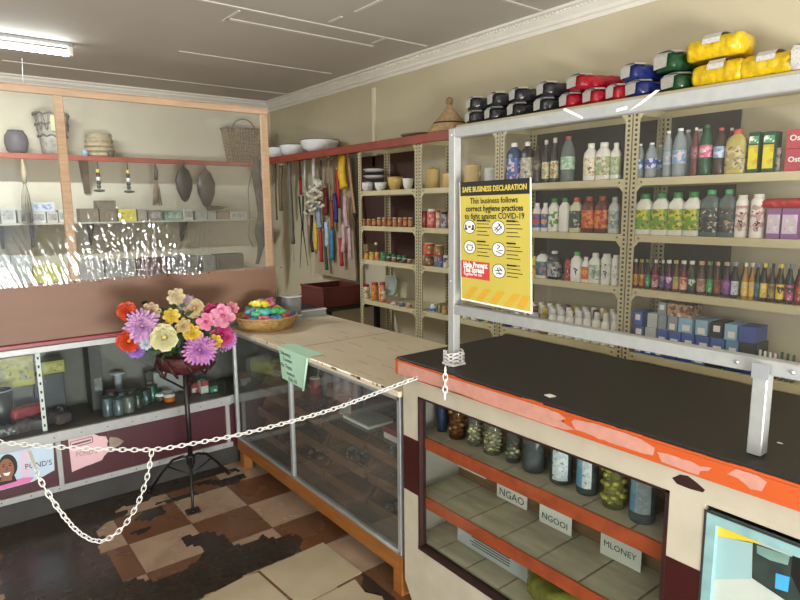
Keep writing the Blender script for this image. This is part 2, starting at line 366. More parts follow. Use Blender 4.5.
# ragged upper lip of the painted edge
for k in range(90):
    ya = YR+(YL-YR)*k/90; hh = .004+.010*abs(noise.noise(V((ya*9, 1, 0))))
    e.box(XF+.0005, XF+.004, ya, ya+(YL-YR)/90, .9921, .993+hh)
eo = part('painted_edge', e, mE, t)
def ragged(pts, X, amp):
    P = [onx(a_, b_, X) for a_, b_ in pts]; out_ = []
    for i, a_ in enumerate(P):
        b_ = P[(i+1) % len(P)]; n_ = max(1, int((b_-a_).length/.006))
        for k in range(n_):
            q = a_.lerp(b_, k/n_); q.z += amp*(noise.noise(V((q.y*55, q.z*55, 2)))+.6*noise.noise(V((q.y*160, q.z*160, 4)))); q.z = min(q.z, .9915); out_.append(q)
    return out_
for pts in ([(398, 360), (425, 368), (452, 376.5), (485, 387), (520, 399), (548, 409), (558, 413), (566, 419), (561, 421), (575, 430), (566, 430), (540, 422), (510, 411), (480, 400), (440, 387), (398, 374)],
            [(575, 419), (590, 423), (600, 423), (640, 439), (655, 448), (653, 456), (640, 453), (620, 446), (600, 439), (575, 429), (571, 422)],
            [(657, 452), (668, 454), (690, 461), (700, 466), (712, 467.5), (708, 471), (700, 471), (699, 475), (680, 469), (662, 462)],
            [(727, 474.5), (732, 471), (737, 469), (757, 475.5), (767, 482), (762, 491), (750, 489), (744, 483), (735, 476.5)]):
    P_ = ragged(pts, XF-.0004, .0022); bm_t = bmesh.new(); vs_ = [bm_t.verts.new(q) for q in P_]; fc = bm_t.faces.new(vs_); bmesh.ops.triangulate(bm_t, faces=[fc]); bm_t.verts.index_update()
    mb_ = MB().add([v.co.copy() for v in bm_t.verts], [[v.index for v in f.verts] for f in bm_t.faces]); bm_t.free()
    part('pink_patch', mb_, mat('#b88374', .5, var=.12, vs=40), eo)
BX = 1.345
bm_ = MB().box(BX, BX+.02, YR, YL-.003, .868, .942).box(BX, BX+.02, 1.62, YL-.003, .697, .868).box(BX, BX+.02, 1.62, YL-.003, .10, .482)
bm_.prism([(BX, 1.62, .04), (BX, 1.65, .02), (BX, 1.665, .03), (BX, YL-.003, .10), (BX, 1.62, .10)], (.02, 0, 0))
bm_.box(BX, BX+.02, YR, 1.62, .02, .28).box(BX, BX+.02, .588, .672, .70, .868)
bm_
part('front_panel', bm_, mat('#aca491', .5, var=.1, vs=10, bump=.1), t)
part('chipped_paint', MB().prism([onx(a_, b_, BX-.0004) for a_, b_ in ((672, 478), (680, 474.5), (688, 476), (696, 482), (705, 490), (703, 492.5), (690, 489), (677, 484))], (.0008, 0, 0)), mat('#2c0e0c', .5), t)
part('maroon_block', MB().box(BX-.0005, BX+.02, 1.62, YL-.003, .482, .697), mat('#35100e', .4, var=.1), t)
part('maroon_block', MB().box(BX-.0005, BX+.02, .588, .672, .28, .70), mat('#35100e', .4, var=.1), t)
fr = MB().box(BX-.002, BX+.03, 1.612, 1.62, .28, .868).box(BX-.002, BX+.03, .672, .682, .28, .868).box(BX-.002, BX+.03, .672, 1.62, .862, .868).box(BX-.004, BX+.03, .672, 1.62, .27, .282)
part('window_frame', fr, mat('#2c100d', .5, var=.4, vs=30), t)
part('glass_pane', MB().box(BX+.016, BX+.020, .682, 1.612, .282, .862), GLASS, t)
sh = MB().box(BX+.02, 1.92, YL-.023, YL-.003, .03, .985).box(1.90, 1.92, YR, YL-.02, .03, .985).box(BX+.02, 1.9, YR, YR+.02, .03, .985).box(BX+.02, 1.9, YR+.02, YL-.023, .03, .05).box(BX+.02, 1.9, .62, .64, .05, .985)
part('carcass', sh, mat('#8f887c', .7, var=.15), t)
part('back_board', MB().box(1.615, 1.625, .64, YL-.023, .05, .985), mat('#7d6142', .6, var=.25, vs=7, stretch=(2, 1, 9)), t)
for nm, zt in (('shelf', .70), ('shelf', .465), ('shelf', .282)):
    s_ = MB(); y = .645
    while y < 1.68: s_.box(1.385, 1.613, y, min(y+.1455, 1.685), zt-.015, zt-random.uniform(0, .001)); y += .1525
    so = part(nm, s_, PLYG, t)
    if zt > .3: part('orange_lip', MB().bbox(1.373, 1.385, .645, 1.685, zt-.040, zt+.005, .002), mat('#a84a26', .5, var=.25, vs=20), so)
# framed picture in the second opening
fx_ = BX+.004
g = MB().box(fx_-.004, fx_+.014, .562, .583, .05, .85).box(fx_-.004, fx_+.014, YR+.02, .5618, .828, .85).box(fx_-.006, fx_-.0045, .583, .588, .05, .856, 1).box(fx_-.006, fx_-.0045, YR+.02, .5825, .851, .856, 1)
part('picture_window_frame', g, [mat('#7ea2a2', .5, var=.15, vs=25), DARKP], t)
def ypoly(pts, X, d=.0006):  # polygon given by photo points lying on the plane x = X
    return [onx(a, b_, X) for a, b_ in pts]
pb = MB(); px_ = fx_+.012
pb.box(px_, px_+.003, YR+.02, .563, .05, .83, 0)
def on_board(pts, mi, lift=.0005):
    P = [onx(a, b_, px_) for a, b_ in pts]; P = [V((px_-lift, min(q.y, .562), min(max(q.z, .05), .828))) for q in P]; pb.add(P, [tuple(range(len(P)))], mi)
on_board([(716, 521), (716, 535), (752, 543), (779, 543)], 1)
on_board([(715, 535), (752, 542), (751, 579), (714, 579)], 2)
on_board([(753, 542), (800, 560), (850, 580), (850, 640), (785, 600), (752, 578)], 3, .0006)
on_board([(757, 545), (790, 556), (788, 565), (770, 560), (757, 553)], 5, .0009)
on_board([(776, 573), (790, 577), (788, 592), (775, 588)], 4, .0009)
on_board([(793, 550), (803, 553), (803, 600), (798, 590), (791, 575)], 6, .0009)
part('picture_panel', pb, [mat('#aab0a8', .5, var=.1), mat('#c8b030', .5, var=.05), mat('#88a8a8', .5, var=.05), mat('#27332f', .5, var=.5, vs=20), mat('#3f9ad0', .5, var=.2), mat('#6f8f83', .5, var=.3, vs=12), BLACK], t)
# scrap on the counter
q = onz(549, 396, 1.006); solo('paper_scrap', MB().prism([(q.x-.01, q.y-.01, 1.0055), (q.x+.012, q.y-.016, 1.0055), (q.x+.016, q.y+.008, 1.0055), (q.x-.004, q.y+.014, 1.0055)], (0, 0, .002)), PAPER, 'tiny white paper scrap lying on the black counter top', 'paper')
q = onz(780, 443, 1.006); solo('paper_scrap', MB().prism([(q.x-.002, q.y-.006, 1.0055), (q.x+.002, q.y-.006, 1.0055), (q.x+.002, q.y+.006, 1.0055), (q.x-.002, q.y+.006, 1.0055)], (0, 0, .001)), PAPER, 'small white speck of paper right of the short metal post', 'paper')
# ------------------------------------------------------------ screen frame on the counter
xp = 1.385
t = screen = thing('counter_screen', (xp, 1.0, 1.006), 'aluminium frame with clear plastic sheet standing on the counter', 'screen')
part('post', MB().bbox(xp, xp+.03, 1.475, 1.505, 1.008, 1.803, .002), ALUW, t)
part('post', MB().bbox(xp-.012, xp+.022, .492, .522, 1.0065, 1.19, .002), ALUW, t)
part('post_foot', MB().bbox(xp-.015, xp+.045, 1.46, 1.52, 1.006, 1.014, .002), WHITE, t)
part('top_rail', MB().bbox(xp, xp+.03, -.5, 1.4745, 1.773, 1.805, .002), ALUW, t)
rl = MB().bbox(xp, xp+.028, -.5, 1.475, 1.187, 1.22, .002)
rail = part('middle_rail', rl, ALUW, t)
part('corner_plate', MB().box(xp-.0135, xp-.012, .49, .524, 1.178, 1.212), mat('#9a9da0', .5, .4), t)
for yy, zz in ((.56, 1.203), (.45, 1.203), (1.49, 1.782), (1.492, 1.3)): part('screw', MB().lathe([(.005, 0), (.004, .003), (0, .0035)], M=Matrix.Translation((xp, yy, zz)) @ Matrix.Rotation(-math.pi/2, 4, 'Y'), n=8), ALU, t)
film = glassmat('plastic_film', (.93, .93, .92), 1.0, bump=.25, rough=.1, haze=.015, bs=6)
def wv(u, v): return .004*noise.noise(V((u*7, v*3, 0)))+.002*noise.noise(V((u*3+v*9, v*2, 5)))
part('plastic_sheet', MB().grid((xp+.032, 1.5, 1.2), (0, -2.0, 0), (0, 0, .59), 90, 30, wv), film, t)
tp = MB()
for a, b_, c_, d_ in (((616, 112), (627, 109), (627, 106), (616, 109)), ((630, 110), (640, 105), (660, 90), (656, 90)), ((565, 108), (583, 117), (582, 119), (563, 110))):
    tp.prism([onx(*k, xp-.0012) for k in (a, b_, c_, d_)], (.0008, 0, 0))
part('sticky_tape', tp, WHITE, t)
# ------------------------------------------------------------ poster
PX = xp-.0045; c4 = [onx(*k, PX) for k in ((459.5, 182.5), (531, 177.5), (532, 314), (461, 299.5))]
tl, tr_, br, bl = c4
def pp(u, v, lift=0):   # u 0..1 left to right, v 0..1 top to bottom
    q = tl.lerp(tr_, u).lerp(bl.lerp(br, u), v); return V((PX-lift, q.y, q.z))
def pq(mb, u0_, v0_, u1_, v1_, mi, lift): mb.add([pp(u0_, v1_, lift), pp(u1_, v1_, lift), pp(u1_, v0_, lift), pp(u0_, v0_, lift)], [(0, 1, 2, 3)], mi)
t = thing('notice_poster', pp(.5, 1), 'yellow hygiene poster with black heading hung on the counter screen', 'poster')
b = MB().prism([pp(0, 1), pp(1, 1), pp(1, 0), pp(0, 0)], (.0015, 0, 0)); sheet = part('sheet', b, WHITE, t)
b = MB(); pq(b, .012, .0, .985, .985, 0, .0003); pq(b, .012, 0, .985, .115, 1, .0006); pq(b, .012, .655, .44, .80, 2, .0006)
for u in (.03, .22, .42, .62, .8):
    b.add([pp(u, .985, .0006), pp(u+.1, .985, .0006), pp(min(u+.24, .98), .87, .0006), pp(min(u+.14, .88), .87, .0006)], [(0, 1, 2, 3)], 3)
for (u, v) in ((.15, .37), (.57, .37), (.15, .54), (.57, .54), (.57, .71)):
    for rad, mi, lf in ((.092, 1, .0007), (.083, 4, .0010)):
        b.add([pp(u+rad*math.cos(a*.2618), v+rad*.62*math.sin(a*.2618), lf) for a in range(24)][::-1], [tuple(range(24))], mi)
    for k in range(5 if v < .7 else 4):   # lines of small print
        uu = u+.11; vv = v-.06+.03*k; pq(b, uu, vv, uu+(.12 if k == 0 else .15+.03*((k*7) % 3)), vv+(.012 if k == 0 else .006), 1, .0007)
def picto(u, v, segs, w=.012):
    for (a1, b1, a2, b2) in segs:
        d = V((a2-a1, b2-b1)).normalized() if hasattr(V((0, 0)), 'normalized') else None
        nx_, ny_ = -d.y*w/2, d.x*w/2
        b.add([pp(u+a1+nx_, v+(b1+ny_)*.62, .0013), pp(u+a2+nx_, v+(b2+ny_)*.62, .0013), pp(u+a2-nx_, v+(b2-ny_)*.62, .0013), pp(u+a1-nx_, v+(b1-ny_)*.62, .0013)], [(0, 1, 2, 3)], 5)
V2 = Vector
picto(.15, .37, [(-.055, .03, -.055, -.03), (-.07, .03, -.03, .03), (.055, .03, .055, -.03), (.03, .03, .07, .03), (-.02, 0, .02, 0)], .025)
picto(.57, .37, [(-.05, .04, .03, -.05), (-.03, .06, .05, -.02), (-.05, -.01, .0, .03), (.0, -.06, .05, .01)])
picto(.15, .54, [(-.04, -.03, .04, -.03), (-.04, -.03, -.035, .04), (.04, -.03, .035, .04), (-.035, .04, .035, .04), (-.06, 0, -.035, 0), (.035, 0, .06, 0)])
picto(.57, .54, [(-.02, -.06, .02, -.04), (.02, -.04, -.02, 0), (-.04, .02, .04, .05), (0, .01, .06, .01)])
picto(.57, .71, [(-.05, 0, .05, -.02), (-.04, .03, .05, .03), (-.02, -.04, .02, .05), (0, -.05, .05, 0)])
part('print', b, [mat('#b8a84a', .45, var=.04), mat('#191917', .5, var=0), mat('#b83a3c', .5, var=.05), mat('#c4982c', .5, var=.05), WHITE, mat('#2a2a30', .5, var=0)], t, base=pp(.5, 1))
wd = (tr_-tl).length; xd = tr_-tl; ud = tl-bl
PTS = [MB(), MB(), MB()]
def ptxt(s, u, v, size, mi, sx=1, al='LEFT', bold=0): textmb(s, wd*size, pp(u, v, .0014), xd, ud, al, .0002, bold, PTS[mi], 0, sx)
ptxt('SAFE BUSINESS DECLARATION', .5, .083, .078, 0, .85, 'CENTER', .0006)
ptxt('This business follows', .5, .178, .088, 1, .9, 'CENTER', .0002); ptxt('correct hygiene practices', .5, .24, .088, 1, .9, 'CENTER', .0005); ptxt('to fight against COVID-19', .5, .302, .088, 1, .9, 'CENTER', .0002)
ptxt('Help Prevent', .05, .71, .085, 2, .8, bold=.0008); ptxt('The Spread', .05, .752, .085, 2, .8, bold=.0008); ptxt('Together we can.', .05, .78, .048, 2, .85)
ptxt('Social distancing', .26, .325, .03, 1); ptxt('Hand hygiene', .68, .325, .03, 1); ptxt('Face masks', .26, .492, .03, 1); ptxt('Stay home', .68, .492, .03, 1); ptxt('Clean surfaces', .68, .662, .03, 1)
for q_, m_ in zip(PTS, (mat('#c8b24a', .5, var=0), INK, WHITE)): part('lettering', q_, m_, t, base=pp(.5, 1))
# ------------------------------------------------------------ middle display cabinet (wood base, glass front)
t = cab2 = thing('display_cabinet', (1.68, 2.56, 0), 'low glass fronted cabinet with cream top and wooden base in the middle', 'cabinet')
tb = MB().bbox(1.335, 2.0, 1.722, 3.368, .838, .862, .003)
tb.box(1.345, 1.99, 2.62, 2.624, .8622, .8626, 1)
for k in range(26):
    y = random.uniform(1.8, 3.2); x = random.uniform(1.35, 1.9); l_ = random.uniform(.02, .14)
    tb.box(x, x+random.uniform(.001, .003), y, y+l_, .862, .8624, 1)
for k in range(14):
    y = random.uniform(1.75, 3.3); tb.box(1.3348, 1.3352, y, y+random.uniform(.004, .05), .838+random.uniform(.012, .02), .862, 1)
part('tabletop', tb, [mat('#c9bba2', .28, var=.1, vs=4), mat('#7a6248', .6)], t)
part('base_beam', MB().bbox(1.352, 1.40, 1.76, 3.35, .10, .175, .003), WOODB, t)
part('base_beam', MB().bbox(1.93, 1.97, 1.76, 3.35, .10, .175, .003), WOODB, t)
for x, y in ((1.352, 1.735), (1.352, 3.26), (1.92, 1.735), (1.92, 3.26)): part('leg', MB().bbox(x+.001, x+.056, y, y+.06, 0, .175 if y < 2 else .11, .003), WOODB, t)
part('bottom_board', MB().box(1.40, 1.97, 1.76, 3.35, .155, .178), mat('#6b5a48', .6, var=.3, vs=6), t)
r_ = MB().bbox(1.35, 1.378, 1.74, 3.355, .176, .192, .002).bbox(1.35, 1.378, 1.74, 3.355, .818, .837, .002)
part('metal_rail', r_, ALU, t)
for y in (1.735, y_at(293, 1.36, .5), 3.333): part('metal_post', MB().bbox(1.350, 1.372, y, y+.022, .178, .838, .002), ALU, t)
part('back_panel', MB().box(1.972, 1.985, 1.74, 3.355, .155, .838), WOODI, t)
part('side_panel', MB().box(1.38, 1.972, 3.356, 3.366, .178, .838), GLASSD, t)
part('side_panel', MB().box(1.38, 1.972, 1.738, 1.748, .178, .838), WOODI, t)
part('glass_pane', MB().box(1.360, 1.364, 1.757, 3.34, .192, .818), GLASSD, t)
part('glass_shelf', MB().box(1.40, 1.96, 1.76, 3.35, .585, .591), GLASS, t)
# ------------------------------------------------------------ left showcase
XL = -1.45
t = case = thing('glass_showcase', (.1, 3.6, 0), 'long glass showcase with maroon lower panels along the left', 'cabinet')
part('plinth', MB().box(XL, 1.72, 3.405, 3.80, 0, .12), mat('#34322f', .7, var=.3), t)
part('top_board', MB().bbox(XL, 1.72, 3.385, 3.82, .885, .907, .003), mat('#7c1722', .4, var=.2), t)
ar = MB().bbox(XL, 1.335, 3.370, 3.384, .856, .886, .002).bbox(XL, 1.72, 3.384, 3.396, .856, .886, .002)
rr = part('metal_rail', ar, ALUW, t)
part('metal_rail', MB().bbox(XL, 1.335, 3.370, 3.384, .385, .438, .002).bbox(XL, 1.72, 3.384, 3.396, .385, .438, .002), ALUW, t)
part('metal_rail', MB().bbox(XL, 1.335, 3.370, 3.384, .12, .152, .002), ALUW, t)
xm = x_at(60, 3.372, .27)
for x in (xm, XL+.02, 1.31): part('metal_post', MB().bbox(x-.012, x+.012, 3.368, 3.382, .152, .385, .002), ALUW, t)
part('maroon_panel', MB().box(XL, 1.72, 3.384, 3.394, .12, .385), mat('#421820', .35, var=.2, vs=14, stretch=(8, 1, .6)), t)
part('floor_board', MB().box(XL, 1.72, 3.39, 3.80, .415, .436), mat('#4b4440', .4, var=.2), t)
part('back_panel', MB().box(XL, 1.72, 3.79, 3.80, .12, .885), mat('#6e6d66', .6, var=.15), t)
part('end_panel', MB().box(XL, XL+.01, 3.39, 3.79, .12, .885), mat('#6e6d66', .6), t)
part('end_panel', MB().box(1.71, 1.72, 3.39, 3.79, .12, .885), mat('#6e6d66', .6), t)
part('glass_pane', MB().box(XL+.01, 1.31, 3.376, 3.380, .438, .856), GLASS, t)
xs_ = x_at(38, 3.43, .8)
st_ = MB().box(xs_-.01, xs_+.01, 3.425, 3.430, .438, .86)
for k in range(9): st_.box(xs_-.004, xs_+.004, 3.4245, 3.4249, .46+k*.044, .475+k*.044, 1)
part('slotted_strip', st_, [WHITE, INK], t)
for k in range(22):
    x = XL+.1+k*.125
    if x < 1.28:
        for z in (.41, .136): part('screw', MB().lathe([(.0035, 0), (.002, .002), (0, .002)], M=Matrix.Translation((x, 3.3702, z)) @ Matrix.Rotation(math.pi/2, 4, 'X'), n=8), INK, t)
# ------------------------------------------------------------ partition of timber, ply and plastic
PY = 3.40; ZT = 2.14
t = parti = thing('timber_partition', (.1, PY+.02, .908), 'timber partition of brown board and clear plastic above the left showcase', 'partition')
pn = MB().bbox(XL, 1.676, PY, PY+.012, .908, 1.197, .002)
part('brown_board', pn, BROWNPLY, t)
nl = MB()
for k in range(28): nl.ico((XL+.06+k*.115, PY-.001, 1.187+.004*math.sin(k*3)), .0045, 1)
part('board_nails', nl, INK, t)
part('top_rail', MB().bbox(XL, 1.68, PY+.012, PY+.042, ZT-.036, ZT, .003), WOODH, t)
xm = x_at(66, PY+.02, 1.66)
for x in (-.55, xm, 1.652): part('upright', MB().bbox(x-.02, x+.022, PY+.0135, PY+.04, .908, ZT-.036, .003), WOODL, t)
# wrinkled clear sheet, gathered along its stapled foot
def wr(u, v):
    X = XL+u*(1.66-XL); w = 0
    k = max(0.0, 1-v*1.9); c_ = math.exp(-((X-.86)/.27)**2)*1.1+math.exp(-((X-.3)/.6)**2)*.05
    ang = noise.noise(V((X*3, 0, 1)))*.5
    s_ = (X-(X-.95)*v*.55)*46+v*ang*8
    rdg = 1-abs(noise.noise(V((s_, v*3.5, 0))))*2
    w += .015*k*k*c_*rdg+.007*k*c_*noise.noise(V((X*55, v*34, 3)))
    w += .0016*noise.noise(V((X*2.2+v*2, v*3, 7)))+.0005*noise.noise(V((X*14-v*9, v*4, 2)))
    return -w*.9
sheetm = glassmat('cling_sheet', (.95, .95, .94), 2.2, rough=.09, haze=.025)
part('plastic_sheet', MB().grid((XL, PY-.006, 1.185), (1.66-XL, 0, 0), (0, 0, ZT-.01-1.185), 700, 150, wr), sheetm, t)
# ------------------------------------------------------------ steel shelving along the right wall
SX = 2.80; SD = .30
ZS = {'top': 1.68, 'second': 1.402, 'third': 1.129, 'bottom': .796}
mP, nt, out = newmat('perforated_steel'); L = nt.links.new
geo = N(nt, 'ShaderNodeNewGeometry'); sp = N(nt, 'ShaderNodeSeparateXYZ'); L(geo.outputs['Position'], sp.inputs[0])
at_ = N(nt, 'ShaderNodeAttribute'); at_.attribute_name = 'across'
zf = mth('ABSOLUTE', mth('SUBTRACT', mth('FRACT', mth('DIVIDE', sp.outputs[2], .0235)), .5))
hole = mth('MULTIPLY', mth('LESS_THAN', zf, .26), mth('LESS_THAN', mth('ABSOLUTE', mth('SUBTRACT', at_.outputs['Fac'], .5)), .17))
cc = mixc(hole, s2l('#b9ae8c'), s2l('#2a261e'))
p = N(nt, 'ShaderNodeBsdfPrincipled', Roughness=.45); L(cc, p.inputs['Base Color']); L(p.outputs[0], out.inputs[0])
def upright_mesh(sy, front):
    """angle post: one flange facing the aisle, one along the side"""
    mb = MB(); w = .036; d = .0025; sx_ = 1 if front else -1
    mb.box(0, sx_*d, 0, sy*w, 0, 2.03); mb.box(0, sx_*w, 0, sy*d, 0, 2.03)
    me = mb.mesh('upright', mP); a = me.attributes.new('across', 'FLOAT', 'CORNER'); vals = []
    for pl in me.polygons:
        for li in pl.loop_indices:
            v = me.vertices[me.loops[li].vertex_index].co; f = pl.index
            if f < 6: vals.append(abs(v.y)/w if abs(pl.normal.x) > .5 else 0.0)
            else: vals.append(abs(v.x)/w if abs(pl.normal.y) > .5 else 0.0)
    a.data.foreach_set('value', vals); return me
UP = {(sy, f): upright_mesh(sy, f) for sy in (1, -1) for f in (True, False)}
def shelving(ya, yb, label, backc, backs):
    t = thing('shelving_unit', (SX+SD/2, (ya+yb)/2, 0), label, 'shelving', 'cream steel shelving units on the right wall')
    for y, sy in ((ya, 1), (yb, -1)):
        for f in (True, False):
            link('upright', UP[(sy, f)], (-SD/2 if f else SD/2, y-(ya+yb)/2, 0), t)
    for z in (1.68, 1.402, 1.129, .796, .25, 2.03):
        s_ = MB(); a, b_ = ya+.003, yb-.003; x0_, x1_ = SX+.003, SX+SD-.003
        s_.box(x0_, x1_, a, b_, z-.003, z); s_.box(x0_, x0_+.002, a+.034, b_-.034, z-.036, z-.003); s_.box(x1_-.002, x1_, a, b_, z-.036, z-.003)
        s_.box(x0_, x1_, a, a+.002, z-.036, z-.003); s_.box(x0_, x1_, b_-.002, b_, z-.036, z-.003)
        # corner gussets and bolts on the aisle face
        for y, s in ((ya, 1), (yb, -1)):
            s_.prism([(SX-.0015, y+s*.036, z-.036), (SX-.0015, y+s*.062, z-.036), (SX-.0015, y+s*.036, z-.066)], (.0015, 0, 0))
            s_.box(SX-.003, SX, y+s*.058-.004, y+s*.058+.004, z-.022, z-.014, 1)
        so = part('shelf', s_, [mat('#c2b792', .42, var=.06, vs=10), mat('#5a5040', .5)], t)
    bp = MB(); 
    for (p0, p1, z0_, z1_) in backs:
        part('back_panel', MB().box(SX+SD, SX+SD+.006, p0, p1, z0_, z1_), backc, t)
    return t
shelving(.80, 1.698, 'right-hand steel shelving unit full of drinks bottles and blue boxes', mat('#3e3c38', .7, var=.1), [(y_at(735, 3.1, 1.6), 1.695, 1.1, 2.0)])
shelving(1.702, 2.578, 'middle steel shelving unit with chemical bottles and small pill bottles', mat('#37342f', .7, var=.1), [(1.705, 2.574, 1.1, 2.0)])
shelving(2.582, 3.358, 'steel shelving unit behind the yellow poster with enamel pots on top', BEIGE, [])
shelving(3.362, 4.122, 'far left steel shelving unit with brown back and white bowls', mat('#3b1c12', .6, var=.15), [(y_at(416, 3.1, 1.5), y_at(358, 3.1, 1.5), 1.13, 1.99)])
RAILZ = 2.035
rb = MB().bbox(2.775, 2.797, 2.98, 5.97, 1.99, 2.052, .003)
t = thing('red_wall_shelf', (2.95, 4.4, 1.99), 'red painted shelf board running above the left shelving unit', 'shelf')
part('front_board', rb, REDB, t)
part('board', MB().box(2.797, XW-.005, 4.14, 5.97, 2.034, 2.050), REDB, t)
# ------------------------------------------------------------ goods
GM = {}
CAPS = {}
def cmesh(key, fn):
    if key not in GM: GM[key] = fn()
    return GM[key]
PROF = {  # outline (r, z), neck top, cap radius, label span, squareness, depth/width
 'jik': ([(.92, 0), (1, .03), (1, .66), (.93, .74), (.50, .85), (.46, .875)], .875, .50, (.13, .62), .25, .75),
 'jug': ([(.95, 0), (1, .02), (1, .70), (.85, .80), (.42, .88), (.40, .90)], .90, .44, (.10, .62), .5, .7),
 'water': ([(.9, 0), (1, .02), (.97, .1), (1, .13), (.97, .2), (1, .24), (1, .60), (.95, .68), (.75, .80), (.38, .92), (.36, .945)], .945, .40, (.27, .55), 0, 1),
 'soda': ([(.85, 0), (1, .04), (.93, .25), (.9, .36), (1, .5), (1, .62), (.78, .78), (.40, .90), (.36, .94)], .94, .40, (.36, .60), 0, 1),
 'sauce': ([(.95, 0), (1, .02), (1, .52), (.92, .58), (.45, .76), (.38, .88), (.42, .89)], .89, .48, (.1, .48), 0, 1),
 'pill': ([(.95, 0), (1, .03), (1, .62), (.88, .71), (.55, .76), (.52, .79)], .78, .58, (.1, .5), 0, 1),
 'jar': ([(.93, 0), (1, .04), (1, .80), (.9, .86), (.86, .88)], .86, .92, (.15, .7), 0, 1),
 'can': ([(.96, 0), (1, .015), (1, .97), (.96, .985)], .985, .97, (.04, .95), 0, 1),
 'tall': ([(.95, 0), (1, .02), (1, .84), (.8, .9), (.7, .92)], .92, .75, (.15, .75), .1, 1),
}
def product(kind, name, cat, c, r, h, body, cap, lab, label, group, alpha=None, sq=None, turn=0, caph=None):
    prof, nk, cr, (l0, l1), s_q, dp = PROF[kind]
    if sq is not None: s_q = sq
    t = thing(name, c, label, cat, group)
    r = round(r, 4); h = round(h, 3); n = 18 if h > .15 else 12
    bm_ = body if not isinstance(body, str) else mat(body, .3, var=.06, vs=10, alpha=alpha)
    me = cmesh(('b', kind, r, h, id(bm_), s_q), lambda: MB().lathe([(a*r, b_*h) for a, b_ in prof], n=n, sx=dp, sq=s_q).mesh('body', bm_))
    link('bottle_body' if name != 'jar' else 'jar_body', me, (0, 0, 0), t)
    cm = cap if not isinstance(cap, str) else mat(cap, .4, var=.04)
    me = cmesh(('c', kind, r, h, id(cm)), lambda: MB().lathe([(cr*r*.98, 0), (cr*r, .004*h), (cr*r, (1-nk)*h*.92), (cr*r*.9, (1-nk)*h), (0, (1-nk)*h)], n=n).mesh('cap', cm))
    link('cap' if name != 'jar' else 'lid', me, (0, 0, nk*h), t)
    if lab:
        lm = lab if not isinstance(lab, tuple) else labelmat(*lab)
        me = cmesh(('l', kind, r, h, id(lm), s_q), lambda: MB().lathe([(r*1.012, l0*h), (r*1.015, l0*h+.001), (r*1.015, l1*h-.001), (r*1.012, l1*h)], n=n, sx=dp if dp == 1 else dp*1.01, sq=s_q).mesh('label', lm))
        link('label', me, (0, 0, 0), t)
    return t
PLACE = {}
def row(specs, zb, place, group, x0=2.84, kind0=None):
    """specs: px0, px1, top y, kind, body, cap, label colours, description, (alpha)"""
    for k, s in enumerate(specs):
        p0, p1, pt, kind, body, cap, lab, desc = s[:8]; al = s[8] if len(s) > 8 else None
        ya, yb = y_at(p0, x0, zb+.08), y_at(p1, x0, zb+.08); yc = (ya+yb)/2
        r = abs(ya-yb)/2*math.cos(math.atan2(yc, x0))*(1.24 if PROF[kind][5] < 1 else 1.06)
        h = z_at(pt, x0, yc)-zb
        name = {'jar': 'jar', 'can': 'can', 'tall': 'jar'}.get(kind, 'bottle'); 
        n_ = PLACE.get(place, 0)+1; PLACE[place] = n_
        product(kind, name, name, (x0+.0, yc, zb+.0005), r, h, body, cap, lab, f'{desc}, {ORD[n_-1]} from left, {place}', group, al)
CLR = '#c9d3d6'
W_, GR, NV = '#dedcd2', '#2c7a3e', '#26407e'
row([(508, 520, 143, 'jug', '#33466e', '#e8e6e0', ('#3d5fa8', '#c9cfd8', '#b8422c'), 'blue and red labelled bottle with white cap'),
     (522, 532.5, 142, 'jug', '#231e20', '#e0ddd6', ('#a8a294', '#c9c4b4', '#6a6458'), 'dark bottle with grey label and white cap'),
     (533, 541.5, 146, 'soda', '#2a2220', '#3a3230', ('#4a4038', '#85765e', '#2c2622'), 'short dark brown bottle with dull label'),
     (542, 549.5, 140, 'sauce', '#2c2a26', '#b9b3a4', ('#d8cfa6', '#b8a878', '#3a5a34'), 'dark bottle with narrow cream label'),
     (550.5, 558.5, 138, 'sauce', '#2c2a26', '#b9b3a4', ('#d8cfa6', '#a88a58', '#3a5a34'), 'dark slim bottle with cream and brown label'),
     (561, 574.5, 136.5, 'water', '#8a9690', '#b8404a', ('#b5c9b4', '#7fae86', '#dfe4da'), 'clear bottle with red cap and green label', .45),
     (585, 596.5, 143.5, 'jik', W_, '#dedbd0', ('#d8c8a0', '#e2dccc', '#5a4028'), 'white bottle with a brown bean picture'),
     (597, 610.5, 142.5, 'jik', W_, '#dedbd0', ('#9aa878', '#d0cfb8', '#a85a6a'), 'white bottle with olive and pink label'),
     (611.5, 620, 143, 'jik', W_, '#dedbd0', ('#9aa878', '#b8bfa0', '#6a7a50'), 'white bottle with pale green label')],
    1.68, 'top shelf, middle unit', 'bottles on the top shelf of the middle unit')
